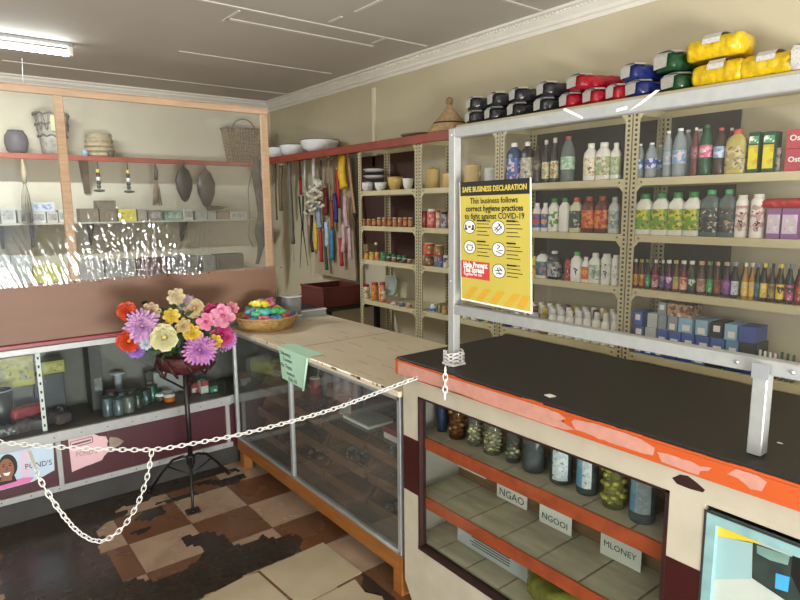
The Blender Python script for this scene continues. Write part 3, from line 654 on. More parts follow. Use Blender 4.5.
row([(533.5, 541, 203, 'jik', W_, '#e4e2dc', ('#3a62a8', '#c8503a', '#2a4a90'), 'white bottle with blue and red label'),
     (542, 548.5, 203, 'jik', W_, '#e4e2dc', ('#3a62a8', '#d8a03a', '#2a4a90'), 'narrow white bottle with blue label'),
     (549.5, 558.8, 198.5, 'jik', W_, GR, ('#dcdcd0', '#5f8a4a', '#e4e2d8'), 'white bottle with green cap and leaf badge'),
     (560, 569.8, 198, 'jik', W_, '#2f7a4c', None, 'plain white bottle with green cap'),
     (571, 581.8, 197.5, 'jik', '#c9c8a2', '#b84434', ('#35483a', '#2a3a2e', '#b8bfa8'), 'cream bottle with red cap, dark green label'),
     (583, 594.8, 196.5, 'jik', '#5e2c18', '#8a4424', ('#b8482c', '#c9803a', '#8a2a20'), 'brown bottle with orange-red label'),
     (596, 608, 196, 'jik', '#5e2c18', '#8a4424', ('#c9803a', '#a8301f', '#b8482c'), 'brown bottle with orange-yellow label'),
     (609.5, 619, 197, 'jik', '#b9bab6', '#a5a6a4', ('#9aa09c', '#7a8280', '#c9cac6'), 'greyish white bottle with grey label')],
    1.402, 'second shelf, middle unit', 'bottles on the second shelf of the middle unit')
row([(532, 537, 254, 'jug', '#c9b82c', '#5a3a6a', ('#c9b82c', '#c8403a', '#d8c83a'), 'yellow bottle half hidden by the poster'),
     (537.5, 548.5, 251, 'jug', W_, '#4a3a58', ('#35606a', '#6a8a90', '#c85a4a'), 'white bottle with teal picture label'),
     (549, 560, 251, 'jug', '#1f1e20', '#dedbd4', ('#9a9c9a', '#4a4c50', '#c9cac6'), 'black bottle with grey label, white cap'),
     (565.3, 571.5, 258, 'tall', '#a8322c', '#4a2420', ('#a8322c', '#7a1f1c', '#d8c8b8'), 'slim red bottle'),
     (572, 581.8, 252, 'jik', W_, '#58a85a', ('#dfe0da', '#e4e4de', '#2c3a34'), 'white bottle with bright green cap'),
     (582.3, 589.3, 257, 'jik', W_, '#dcd8cc', ('#c9602c', '#d8a04a', '#b84a2c'), 'white bottle with orange label'),
     (590, 600.5, 253, 'jik', W_, '#dcdad2', ('#c9d0c4', '#8fae8a', '#6a5a80'), 'white bottle with pale green slanted label'),
     (601.7, 611.3, 254, 'tall', W_, '#dcdad2', ('#dcdad2', '#c9c9c0', '#6a3a50'), 'tall round white bottle with faint print'),
     (612, 619.5, 255, 'tall', W_, '#dcdad2', ('#dcdad2', '#c9c9c0', '#6a3a50'), 'round white bottle beside the upright')],
    1.129, 'third shelf, middle unit', 'bottles on the third shelf of the middle unit')
row([(635.5, 644, 144, 'water', CLR, '#e6e8e8', ('#3a62a0', '#c9d6e0', '#2a4a88'), 'small clear water bottle with blue label', .35),
     (645.5, 657, 143, 'water', CLR, '#e6e8e8', ('#3a56a0', '#b8c6d8', '#5a4a88'), 'clear water bottle with blue label', .35),
     (663, 671.8, 131, 'water', CLR, '#e2e4e4', ('#8a9aa8', '#b8a8b0', '#6a8aa8'), 'tall clear water bottle with pale label', .35),
     (672.5, 685.8, 128.5, 'water', CLR, '#e2e4e4', ('#6a9ac0', '#c9b8c0', '#9aa8b8'), 'large clear water bottle with light blue label', .35),
     (691, 698.5, 127.6, 'soda', '#8a4a50', '#d8d4d0', ('#8a5a60', '#a8787a', '#6a3a40'), 'dull pink bottle with white cap', .6),
     (699, 711.8, 125, 'soda', '#2c5a40', '#2c6a4a', ('#d8a8b0', '#c85a78', '#e8dcd8'), 'green bottle with pink and white label', .8),
     (713.5, 726, 128, 'soda', '#5a4a40', '#c84a48', ('#8aa0c0', '#c0ccd8', '#5a78a8'), 'clear bottle with red cap, light blue label', .6),
     (728, 745.4, 129.4, 'jug', '#c0b068', '#b84a40', ('#a89a68', '#c9b890', '#5a6a48'), 'yellow cooking oil bottle with red cap', .9)],
    1.68, 'top shelf, right unit', 'bottles on the top shelf of the right unit')
row([(636.5, 652.5, 194, 'jik', W_, GR, ('#6a9a34', '#c8c23a', '#7a3a2c'), 'white bottle, green cap, green-yellow label'),
     (653.2, 668.8, 193, 'jik', W_, GR, ('#6a9a34', '#c8c23a', '#7a3a2c'), 'white bottle, green cap, green-yellow label'),
     (669.6, 684, 192.5, 'jik', W_, GR, ('#6a9a34', '#c8c23a', '#7a3a2c'), 'white bottle, green cap, green-yellow label'),
     (684.8, 700.8, 192, 'jik', W_, GR, ('#6a9a34', '#c8c23a', '#7a3a2c'), 'white bottle, green cap, green-yellow label'),
     (702, 718.5, 190, 'jug', '#5f6a68', '#3f9a5c', ('#2c3434', '#49504e', '#c9b8a0'), 'dark grey bottle with green cap', .92),
     (720, 735, 189.5, 'jug', '#5f6a68', '#3f9a5c', ('#2c3434', '#49504e', '#b89a80'), 'dark grey bottle with bright green cap', .92),
     (735.5, 747.5, 195, 'tall', '#e2ded4', '#d8d4ca', ('#d8d0c8', '#b88a88', '#2c2420'), 'white container with a pink bean picture'),
     (750.5, 764.5, 194, 'tall', '#e2ded4', '#d8d4ca', ('#d8d0c8', '#b88a88', '#2c2420'), 'wider white container with a pink bean picture')],
    1.402, 'second shelf, right unit', 'bottles on the second shelf of the right unit')
SC3 = [(633.5, 638.3, '#5e2a14', '#e6e2dc', ('#c98a3a', '#d8a850', '#8a4a1c'), 'orange labelled sauce bottle with white cap'),
 (639.6, 644.6, '#5e2a14', '#c9a43a', ('#c95a3a', '#c9b04a', '#5a7a3a'), 'sauce bottle with yellow cap'),
 (645.6, 650.8, '#2c2a1c', '#3a7a44', ('#3f9a50', '#2c7a3e', '#dfe4da'), 'sauce bottle with green cap and label'),
 (652.3, 658.8, '#6a1420', '#e6e2dc', ('#c99aa0', '#8a2a3a', '#2a2024'), 'red sauce bottle with pink label'),
 (660, 665.3, '#3a1420', '#d8d2cc', ('#5a4a78', '#8a7a98', '#2a2030'), 'sauce bottle with dull purple label'),
 (665.9, 672.5, '#3a1428', '#e6e2dc', ('#6a3a78', '#d8b8d0', '#4a2a60'), 'sauce bottle with purple and pink label'),
 (673.3, 679.3, '#6a3a1c', '#b8a83a', ('#c9a070', '#7a9a4a', '#c9802c'), 'sauce bottle with olive cap'),
 (680.4, 687.6, '#5e1c1c', '#dce0e4', ('#d8a890', '#b84a3a', '#e4dcd0'), 'red sauce bottle with cream label'),
 (688.4, 696, '#1c2a24', '#dce0dc', ('#2c4a3e', '#c9cac0', '#1c2a24'), 'dark green sauce bottle with white cap'),
 (697.6, 706, '#4a3428', '#c9a49a', ('#b8948a', '#8a6a5a', '#6a4a3a'), 'brown sauce bottle with pinkish cap'),
 (707, 713.5, '#2c2a20', '#2f7a58', ('#3f9a5a', '#2f8a4c', '#c8dccc'), 'sauce bottle with round green label'),
 (714.3, 720.6, '#4a241c', '#c9a8a4', ('#8a4a3a', '#6a2c20', '#a87a6a'), 'reddish brown sauce bottle'),
 (723, 730.8, '#2a1a2c', '#b8a0a8', ('#7a3a88', '#9a5aa8', '#5a2a68'), 'sauce bottle with bright purple label'),
 (731.6, 738.8, '#2c1c1c', '#9aa0c0', ('#c8ccd8', '#b0b8c8', '#2a2a30'), 'sauce bottle with white label and bluish cap'),
 (741.8, 748.6, '#a8782c', '#e4e0d8', ('#d8b83a', '#c9a88a', '#e0d8c8'), 'yellow sauce bottle with white cap'),
 (749.3, 754.8, '#a8782c', '#d0d4c8', ('#d8b83a', '#c9a88a', '#b8903a'), 'golden sauce bottle'),
 (755.6, 760, '#1c2430', '#8a94b0', ('#2a5a78', '#4a7a98', '#1c2430'), 'slim dark bottle with blue label'),
 (760.6, 767.8, '#2a1c14', '#d8c030', ('#d8b840', '#e0cc70', '#6a4a20'), 'dark sauce bottle with yellow cap, yellow label'),
 (768.6, 775.5, '#1c1614', '#2c2420', ('#8a7a4a', '#5a4a30', '#a8986a'), 'black sauce bottle with dull gold label'),
 (776.4, 784.6, '#241a14', '#e0c82c', ('#dcc030', '#2a241c', '#e4d06a'), 'dark sauce bottle with a black figure label'),
 (786, 794, '#1c2430', '#5a7a88', ('#b84a78', '#2c2a30', '#c8c8cc'), 'black sauce bottle with pink band'),
 (796, 803.5, '#6a1c14', '#b84a3a', ('#8a2c20', '#a84a30', '#c8b8a0'), 'red sauce bottle at the photo edge')]
row([(a, b_, 259+(a-633)*.035, 'sauce', c1, c2, lb, ds, .93) for a, b_, c1, c2, lb, ds in SC3], 1.129, 'third shelf, right unit', 'sauce bottles in the front row of the third shelf, right unit')
bk = random.sample(SC3, len(SC3))
row([(a[0]-1.5, a[1]-1.0, 259+(a[0]-633)*.035, 'sauce', bk[k][2], bk[k][3], bk[k][4], 'sauce bottle', .93) for k, a in enumerate(SC3)], 1.129, 'back row, third shelf, right unit', 'sauce bottles behind the front row, right unit', x0=2.905)
def place_at(px, py, x0, zb): return y_at(px, x0, zb)
row([(646, 655, 145, 'water', CLR, '#e6e8e8', ('#3a56a0', '#b8c6d8', '#5a4a88'), 'small water bottle', .35),
     (656, 664, 145, 'water', CLR, '#e6e8e8', ('#3a56a0', '#b8c6d8', '#5a4a88'), 'dim small water bottle', .35),
     (681, 692, 130, 'water', CLR, '#e2e4e4', ('#6a8aa8', '#9a98a8', '#7a8aa0'), 'large water bottle', .35),
     (693, 704, 129, 'water', CLR, '#e2e4e4', ('#6a8aa8', '#9a98a8', '#7a8aa0'), 'large water bottle', .35),
     (726, 734, 128, 'soda', '#3a3430', '#e0dcd8', ('#4a4038', '#6a5a4a', '#3a3430'), 'dark bottle with white cap')], 1.68, 'back row, top shelf, right unit', 'bottles at the back of the top shelf, right unit', x0=2.95)
# ---- boxes
def carton(px0, px1, pt, pb_, zb, cols, label, group, x0=2.815, d=.09, name='carton', cat='box', stick=None, txt=None, h=None, zoff=0):
    zc = zb+.03; ya, yb = y_at(px0, x0, zc), y_at(px1, x0, zc); y0_, y1_ = min(ya, yb)+.0008, max(ya, yb)-.0008
    if h is None: h = z_at(pt, x0, (y0_+y1_)/2)-zb
    t = thing(name, (x0+d/2, (y0_+y1_)/2, zb), label, cat, group)
    m_ = labelmat(*cols) if isinstance(cols, tuple) else (mat(cols, .5, var=.12, vs=9) if isinstance(cols, str) else cols)
    part('box_body', MB().bbox(x0, x0+d, y0_, y1_, zb+.0005, zb+h-.0005, .0015), m_, t)
    if stick:
        a, b_, c_, e_, sc = stick; w_ = y1_-y0_
        part('sticker', MB().box(x0-.0008, x0, y1_-b_*w_, y1_-a*w_, zb+h*(1-e_), zb+h*(1-c_)), sc, t)
    if txt:
        tb_ = textmb(txt[0], txt[1], (x0-.0012, y1_-.012, zb+h*.42), (0, -1, 0), (0, 0, 1), depth=.0003, bold=.0006)
        part('lettering', tb_, txt[2], t)
    return t, h
YB = ('#3c6a3a', '#2c5a34', '#4a8a4a')
for k, (a, b_, tp_) in enumerate(((746.5, 757.5, 132), (761, 773.5, 131))):
    t, h = carton(a, b_, tp_, 0, 1.68, '#1f4a30', f'dark green carton with yellow label, {ORD[k]} from left, top shelf, right unit', 'green cartons with yellow labels', d=.07)
    w_ = abs(y_at(a, 2.815, 1.7)-y_at(b_, 2.815, 1.7)); yc = t.location.y
    part('label', MB().box(2.8135, 2.8145, yc-w_*.42, yc+w_*.42, 1.68+h*.1, 1.68+h*.68), labelmat('#d8cc30', '#c9b82c', '#d89a2c', 30), t)
    part('printed_band', MB().box(2.8135, 2.8145, yc-w_*.42, yc+w_*.42, 1.68+h*.72, 1.68+h*.9), labelmat('#5a9a70', '#dfe8dc', '#3a7a50', 60), t)
zz = 1.68
t, h = carton(784, 806, 148.5, 0, zz, '#b0404e', 'lower of two stacked red boxes at the right edge, top shelf', 'red boxes with white wording', d=.2, txt=('Ostri', .03, WHITE))
carton(786, 806, 131.5, 0, zz+h, '#b0404e', 'upper of two stacked red boxes at the right edge, top shelf', 'red boxes with white wording', d=.2, txt=('Ostri', .033, WHITE), h=.078)
row([(776, 782, 148, 'can', '#8a8078', '#b0a8a0', ('#8a8078', '#5a4a44', '#b8b0a8'), 'small grey tin beside the red boxes')], 1.68, 'tin shelf, right unit', 'grey tins on the top shelf')
for k, (a, b_) in enumerate(((765.6, 779.6), (780.3, 797.5))):
    t, h = carton(a, b_, 208.5, 0, 1.402, '#8a5a90', f'purple and white box under the red packet, {"left" if k == 0 else "right"} of the pair', 'purple and white boxes', d=.1)
    yc = t.location.y; w_ = abs(y_at(a, 2.815, 1.43)-y_at(b_, 2.815, 1.43))
    part('label', MB().box(2.8135, 2.8145, yc-w_*.44, yc+w_*.44, 1.402+h*.18, 1.402+h*.80), labelmat('#c9b8c4', '#d8ccd4', '#9a6a98', 26), t)
def bag(name, c, L_, w_, h_, colr, label, group, cat='bag', axis='x', stickers=True, tilt=0, alpha=None, seed=0, yaw=0):
    """pillow-shaped plastic pack with crinkles, knotted end and a paper sticker"""
    t = thing(name, c, label, cat, group); mb = MB(); nu, nv = 30, 24; vs = []; fs = []
    R_ = Matrix.Rotation(yaw, 4, 'Z') @ Matrix.Rotation(tilt, 4, 'Y')
    for j in range(nu+1):
        u = j/nu; s = -L_/2+L_*u; e = max(.0, 1-abs(2*u-1)**9)**.5; e = .30+.70*e if 0 < j < nu else .2
        for i in range(nv):
            a = 2*math.pi*i/nv; q = 1+.12*noise.noise(V((u*9+seed*3, math.cos(a)*2, math.sin(a)*2+seed)))+.07*noise.noise(V((u*26+seed, math.cos(a)*6, math.sin(a)*6)))
            ca, sa = math.cos(a), math.sin(a); g_ = (abs(ca)**3.4+abs(sa)**3.4)**(-1/3.4); y = w_/2*ca*g_*e*q; z = h_/2*sa*g_*e*q; z = max(z, -h_*.40)+h_*.40
            p_ = R_ @ V((s, y, z)); vs.append(p_)
    for j in range(nu):
        for i in range(nv): k = (i+1) % nv; fs.append((j*nv+i, j*nv+k, (j+1)*nv+k, (j+1)*nv+i))
    fs += [tuple(range(nv))[::-1], tuple(nu*nv+i for i in range(nv))]; mb.add(vs, fs, 0, True)
    link('pack', mb.mesh('pack', mat(colr, .22, var=.25, vs=30, bump=.3, alpha=alpha)), (0, 0, 0), t)
    if stickers:
        sb = MB(); sv = []; nn = 5
        for j in range(2):
            s = -L_*(.47 if axis == 'x' else .15)+j*L_*(.24 if axis == 'x' else .3)
            for i in range(nn+1):
                a = math.radians(58+i*17) if axis == 'x' else math.radians(8+i*21)
                ca, sa = math.cos(a), math.sin(a); g_ = (abs(ca)**3.4+abs(sa)**3.4)**(-1/3.4)*(.93 if axis == 'x' and j == 0 else 1.0)
                y = w_/2*ca*g_*1.10; z = max(h_/2*sa*g_*1.10, -h_*.42)+h_*.46; sv.append(R_ @ V((s, y, z+.001)))
        if axis == 'x':   # flap folded down over the end facing the shop
            lo = [R_ @ V((-L_/2-.007, w_*f_, h_*g_)) for f_, g_ in ((.30, .16), (-.30, .16), (-.34, .74), (.34, .74))]
            sb.add(lo, [(0, 1, 2, 3)], 0); sb.add([lo[3], lo[2], sv[nn], sv[0]], [(0, 1, 2, 3)], 0)
        sb.add(sv, [(i, i+1, nn+2+i, nn+1+i) for i in range(nn)], 0)
        # a sticker also wraps the end that faces the shop
        so = link('sticker', sb.mesh('sticker', labelmat('#c8c6c0', '#cfcdc7', '#8a8a8c', 120)), (0, 0, 0), t)
    return t
carton_blue = ['#4663a6', '#33498a', '#40609a']
ST = PAPER
def stack(cells, z0_, rowname, hh, x0=2.815):
    for k, (a, b_, col_, st2) in enumerate(cells):
        carton(a, b_, 0, 0, z0_, col_, f'small {("light blue" if col_=="#7fa6c0" else "grey" if col_=="#8a949a" else "black" if col_=="#20222a" else "white" if col_=="#b8bcba" else "dark" if col_=="#2a3136" else "blue")} box, {ORD[k]} from left, {rowname}, bottom shelf, right unit', 'small medicine boxes on the bottom shelf', x0=x0, d=.12, h=hh, stick=st2)
s1 = (.3, .85, .45, .85, ST); s2 = (.2, .8, .5, .9, ST); s3 = (.25, .8, .2, .6, ST)
stack([(633, 642, '#4663a6', s1), (643, 652, '#4663a6', s1), (653, 662, '#4663a6', s1), (663, 676, '#33498a', None), (677, 690, '#33498a', None), (691, 704, '#5a7a98', s1), (705, 721, '#20222a', None), (723, 738, '#20305a', None), (739, 757, '#2a3a6a', None)], .7965, 'lowest layer', .068)
stack([(633, 643.5, '#4a5a80', s3), (644.5, 655.5, '#b8bcba', None), (656.5, 667, '#4663a6', s2), (668, 680, '#4663a6', s2), (681, 693.5, '#4663a6', s1), (695, 709, '#3f5a98', s1), (710, 724, '#4663a6', s2), (725, 738, '#5f86b0', s1), (739, 757, '#2a3136', None)], .7965+.0685, 'middle layer', .074)
stack([(633, 642, '#4663a6', s3), (647, 657, '#b8bcba', None), (658, 666, '#8a949a', None), (667.5, 677, '#8a949a', s2), (678, 692, '#8ab4cc', s1), (695, 707.5, '#8ab4cc', s2), (710, 722.5, '#20222a', s3), (724, 737, '#8ab4cc', s1), (738, 756, '#3f5298', None)], .7965+.0685+.0745, 'upper layer', .072)
carton(657.5, 666, 0, 0, 1.012, '#8a949a', 'grey carton on top of the stacked boxes beside the brown printed one', 'loose cartons on the stack', d=.1, h=.062, stick=s3)
carton(667, 692, 0, 0, 1.012, ('#a8886a', '#6a4434', '#d8c8b0', 30), 'brown and cream printed carton topping the stack of blue boxes', 'loose cartons on the stack', d=.1, h=.062)
# little white capped vials at the right of the bottom shelf
row([(757.5+k*5, 762+k*5, 350+k*1.2, 'pill', '#7a4a40', '#e0dcd6', ('#b88a80', '#d8c8c0', '#6a3a34'), 'tiny white-capped vial') for k in range(4)], .7965, 'right of the blue boxes, bottom shelf, right unit', 'vials right of the blue boxes', x0=2.83)
row([(779+k*6, 784+k*6, 352+k*1.5, 'pill', '#5a6a58', '#2c4a34', ('#8a9a88', '#5a6a58', '#c8ccc4'), 'tiny vial with dark green cap') for k in range(3)], .7965, 'far right, bottom shelf, right unit', 'green capped vials', x0=2.83)
# pill bottles on the bottom shelf, middle unit
PB = [('#b8b0b4', '#6a2a3a', ('#c8c0c4', '#a8a0a4', '#7a5a68'), 'maroon capped white bottle'), ('#8a7a3a', '#c9a83a', ('#8a7a3a', '#6a5a2a', '#c8b850'), 'olive bottle with yellow cap'),
      (W_, '#dedcd4', ('#d8c030', '#dedcd4', '#c8a82c'), 'white bottle with yellow label'), (W_, '#dedcd4', ('#d0cec6', '#b8b8b0', '#7a7a78'), 'white pill bottle'),
      (W_, '#dedcd4', ('#c8c0b8', '#b86a60', '#dedcd4'), 'white bottle with pinkish label'), (W_, '#dedcd4', ('#c8ccc8', '#dedcd4', '#7a8a90'), 'white pill bottle with pale label'),
      (W_, '#dedcd4', ('#b84858', '#c85a68', '#dedcd4'), 'white bottle with red label'), (W_, '#dedcd4', ('#3a7ab8', '#4a8ac0', '#dedcd4'), 'white bottle with blue label'),
      (W_, '#dedcd4', ('#6a9a6a', '#9ab89a', '#dedcd4'), 'white bottle with green label'), (W_, '#dedcd4', ('#c8ccc8', '#a8aca8', '#7a8a80'), 'white bottle beside the upright')]
xs0 = [531, 540, 548.5, 557, 565.5, 574.5, 583, 592, 601, 610.5]
for rw, (dx, x0, dn) in enumerate(((0, 2.84, 'front row'), (-1.5, 2.895, 'second row'), (-3, 2.95, 'third row'))):
    row([(xs0[k]+dx, xs0[k]+9.0+dx, 306.5+(xs0[k]-531)*.10-rw*2.5, 'pill', PB[(k+rw*3) % 10 if rw else k][0], PB[(k+rw*3) % 10 if rw else k][1], PB[(k+rw*3) % 10 if rw else k][2], PB[(k+rw*3) % 10 if rw else k][3]) for k in range(10)],
        .7965, f'{dn}, bottom shelf, middle unit', f'pill bottles, {dn} of the bottom shelf', x0=x0)
row([(505+k*8.6, 512+k*8.6, 312, 'pill', ('#2a3a6a', W_, W_)[k], ('#26407e', '#e0ded8', '#e0ded8')[k], (('#2a4a8a', '#1f2f5a', '#c8ccd8'), ('#c8c8c4', '#dedcd6', '#7a6a78'), ('#c8c8c4', '#dedcd6', '#7a6a78'))[k], ('dark blue pill bottle', 'white pill bottle', 'white pill bottle')[k]) for k in range(3)], .7965, 'below the poster, middle unit', 'pill bottles below the poster')
bag('red_packet', (2.86, (y_at(766, 2.84, 1.5)+y_at(799, 2.84, 1.5))/2, z_at(208.5, 2.82, y_at(780, 2.82, 1.48))+.002), .17, .09, .045, '#a82c2c', 'crinkled red plastic packet lying on the purple and white boxes', None, 'packet', 'y', stickers=False, yaw=math.pi/2, seed=3)
# ---- unit behind the poster
def pot(px0, px1, pt, zb, colr, label, lid=True, x0=2.93, name='enamel_pot', cat='pot', handles=True):
    ya, yb = y_at(px0, x0, zb+.05), y_at(px1, x0, zb+.05); yc = (ya+yb)/2; r = abs(ya-yb)/2*math.cos(math.atan2(yc, x0)); h = z_at(pt, x0, yc)-zb
    t = thing(name, (x0, yc, zb+.001), label, cat, 'yellow enamelware on the top shelf'); m_ = mat(colr, .25, var=.05)
    hb = h*(.86 if lid else 1)
    link('pot_body', MB().lathe([(.9*r, 0), (r, .03*h), (r*.97, hb*.95), (r*1.04, hb), (r*.95, hb), (r*.92, .05*h), (0, .05*h)], n=24).mesh('pot', m_), (0, 0, 0), t)
    if lid:
        lo = link('lid', MB().lathe([(1.03*r, 0), (r*.98, .03*h), (.3*r, .10*h), (.1*r, .11*h), (.12*r, .16*h), (0, .17*h)], n=24).mesh('lid', m_), (0, 0, hb), t)
    if handles:
        for s in (-1, 1):
            link('handle', MB().tube([(0, s*r*.98, hb*.7), (0, s*(r*1.25), hb*.7), (0, s*r*1.25, hb*.5), (0, s*r*.98, hb*.5)], .006, 6).mesh('handle', m_), (0, 0, 0), t)
    return t
YE = '#d0b476'
pot(426, 440, 167, 1.68, YE, 'tall lidded yellow enamel pot on the top shelf left of the poster', handles=False)
pot(442, 458, 172, 1.68, YE, 'low lidded yellow enamel pot, second from left, beside the screen post')
pot(463.5, 481, 163, 1.68, '#c9b078', 'yellow lidded pot on the top shelf just behind the screen post')
pot(484, 500, 166, 1.68, '#d4d4cc', 'white enamel pot on the top shelf above the poster heading')
J1 = [(421.5, 427, 211, 'jar', '#8a3a30', '#8a2f28', ('#a04a40', '#c88a78', '#7a2a24'), 'dark red jar'), (427.8, 435.5, 209, 'jar', '#b8544c', '#e0dad0', ('#c46a60', '#d8a090', '#a8403c'), 'pinkish red jar with white lid'),
      (436, 440.5, 210, 'jar', '#c0a888', '#a82c2c', ('#d0c0a0', '#b05a48', '#e0d8c8'), 'cream jar with red lid'), (441, 447.5, 212, 'jar', '#8a8a90', '#2a2024', ('#b0b0b8', '#5a5060', '#a83a48'), 'silver jar with dark lid'),
      (448, 455, 211, 'jar', '#b04438', '#b04438', ('#b8503c', '#d8b8a8', '#8a3028'), 'orange-red jar'), (463, 471, 211, 'jar', '#b04438', '#d8cfc4', ('#b8503c', '#d8b8a8', '#8a3028'), 'red jar behind the poster')]
row(J1, 1.402, 'second shelf, unit left of poster', 'red jars on the second shelf')
J2 = [(424.5, 433.5, 255.5, 'tall', '#6a4a3c', '#d8d098', ('#8a5a4a', '#5a6a4a', '#c8b090'), 'brown jar with cream lid'), (437, 443, 256, 'can', '#4a5a98', '#6a3a70', ('#4a6ab0', '#8a4a80', '#d0c8c8'), 'blue and purple tin'),
      (443.6, 449, 255, 'can', '#c8c0b0', '#7a2a3a', ('#d0c8b8', '#3a3430', '#b89a4a'), 'cream and black tin'), (449.5, 455, 256, 'can', '#3a3038', '#5a2a3a', ('#3a3038', '#8a7a78', '#5a2a3a'), 'dark tin')]
row(J2, 1.129, 'third shelf, unit left of poster', 'jars and tins on the third shelf')
for k, (a, b_, c1, c2, lb, ds) in enumerate([(424.8, 433.2, '#c8402c', '#d8d0a8', ('#c8503c', '#4a9a58', '#d8c8a8'), 'red and green jar stacked on the brown jar'), (435.5, 442.5, '#8a5a3c', '#d8c878', ('#a85a48', '#5a7a4a', '#c8a878'), 'brown jar with yellow lid stacked on tins')]):
    x0 = 2.84; zb = 1.129+z_at(255.5, x0, y_at(429, x0, 1.15))-1.129 + (.002 if k == 0 else .0005)
    zb = 1.129+ (zb-1.129); ya, yb = y_at(a, x0, zb), y_at(b_, x0, zb); yc = (ya+yb)/2
    product('tall', 'jar', 'jar', (x0, yc, zb), abs(ya-yb)/2*.9, .088-.006*k, c1, c2, lb, ds+', left of the poster', 'stacked jars')
J3 = [(429.5, 437, 304, 'pill', '#c8ccd0', '#dcdcd8', ('#3a62a0', '#c8ccd0', '#2a4a88'), 'white and blue bottle'), (437.8, 441.3, 305, 'pill', '#8a8a80', '#a0a098', None, 'dull grey bottle'),
      (441.8, 447.3, 306, 'pill', '#b08a5a', '#c88a98', ('#b8985a', '#8a6a3a', '#d0b890'), 'gold jar with pink lid'), (448, 453.8, 307, 'pill', '#b08a5a', '#c88a98', ('#b8985a', '#8a6a3a', '#d0b890'), 'gold jar with pink lid'),
      (463, 470, 312, 'pill', W_, '#b83a78', ('#dcd8d4', '#3a3038', '#c04a80'), 'white jar with magenta lid'), (471, 477.5, 313, 'pill', W_, '#b83a78', ('#dcd8d4', '#3a3038', '#c04a80'), 'white jar with magenta lid'),
      (478.5, 484, 313, 'pill', '#3a5a8a', '#c8c03a', ('#3a6a98', '#c0b83a', '#2a3a50'), 'blue jar with yellow lid'), (485, 490, 316, 'pill', '#b8b03a', '#c8c03a', ('#c8c03a', '#6a6a2a', '#2a3a50'), 'yellow jar'),
      (491, 499, 316, 'pill', '#3a5298', '#5a7ab8', ('#3a5aa8', '#7a9ac8', '#2a3a70'), 'blue jar')]
row(J3, .7965, 'bottom shelf, unit behind poster', 'small jars on the bottom shelf behind the screen post')
for k in range(2):
    bx = MB().bbox(2.88, 2.98, 2.75+k*.3, 2.95+k*.3, .7968, .86-.01*k, .003); solo('flat_package', bx, mat(('#3a3228', '#8a7a2c')[k], .6, var=.3), ('dark flat pack at the back of the bottom shelf', 'yellow-brown flat pack at the back of the bottom shelf')[k], 'package')
# ---- far left unit
def bowl(c, r, h, colr, label, group, tilt=0, az=0, name='bowl', rimc=None):
    t = thing(name, c, label, 'bowl', group)
    M_ = Matrix.Rotation(az, 4, 'Z') @ Matrix.Rotation(tilt, 4, 'Y')
    link('bowl_body', MB().lathe([(.5*r, 0), (.56*r, .03*h), (.86*r, .38*h), (.97*r, .80*h), (r, h), (.96*r, h), (.9*r, .78*h), (.72*r, .4*h), (.4*r, .08*h), (0, .06*h)], n=28, M=M_).mesh('bowl', mat(colr, .25, var=.04)), (0, 0, 0), t)
    link('rim', MB().tube([M_ @ V((r*math.cos(a*.2244), r*math.sin(a*.2244), h)) for a in range(28)], .003, 6, closed=True).mesh('rim', mat(rimc or colr, .3)), (0, 0, 0), t)
    return t
def bowl_px(px0, px1, pt, zb, colr, label, x0=2.93, rim=None, **kw):
    ya, yb = y_at(px0, x0, zb+.04), y_at(px1, x0, zb+.04); yc = (ya+yb)/2; r = abs(ya-yb)/2*math.cos(math.atan2(yc, x0))
    h = z_at(pt, x0, yc)-zb; return bowl((x0, yc, zb+.001), r, h, colr, label, 'bowls on the shelf of the far left unit', rimc=rim, **kw), yc, r, h
_, yc1, r1, h1 = bowl_px(361, 374, 183, 1.68, '#e6e4e0', 'left white bowl at the foot of the bowl stack')
_, yc2, r2, h2 = bowl_px(374.5, 387, 183, 1.68, '#e6e4e0', 'right white bowl at the foot of the bowl stack')
ym = (yc1+yc2)/2
for k, (dz, cl, ds, tl2) in enumerate(((0, '#3a3a3e', 'dark bowl resting on the two white bowls', 0), (.026, '#d8d6d4', 'white bowl above the dark one in the stack', 0), (.052, '#34343a', 'second dark bowl from the top of the stack', 0), (.078, '#e6e4e2', 'tilted white bowl on top of the bowl stack', .0))):
    bowl((2.93, ym, 1.68+h1+.003+dz), .085, .024, cl, ds, 'bowls on the shelf of the far left unit')
bowl_px(387.5, 403, 177.5, 1.68, '#c2a560', 'mustard yellow enamel basin right of the bowl stack')
bowl_px(402.5, 413.5, 179, 1.68, '#e6e4e0', 'white bowl at the right end of the top shelf beside the upright')
for rr_ in range(2):
    row([(361.5+k*5.2, 366+k*5.2, (217.5 if k > 2 else 219)+.0*k, 'jar', ('#8a5a34', '#a86a34', '#7a4a34')[(k+rr_) % 3], ('#c8b088', '#b89a68', '#c0a078')[k % 3], (('#b08050', '#c8a878', '#6a3a24'), ('#c07a3a', '#8a4a28', '#d8b888'), ('#a86048', '#d0b090', '#7a4a34'))[(k*2+rr_) % 3], 'small brown jar') for k in range(10)], 1.402, ('front' if rr_ == 0 else 'back')+' row, second shelf, far left unit', ('front' if rr_ == 0 else 'back')+' row of brown jars', x0=(2.83, 2.9)[rr_])
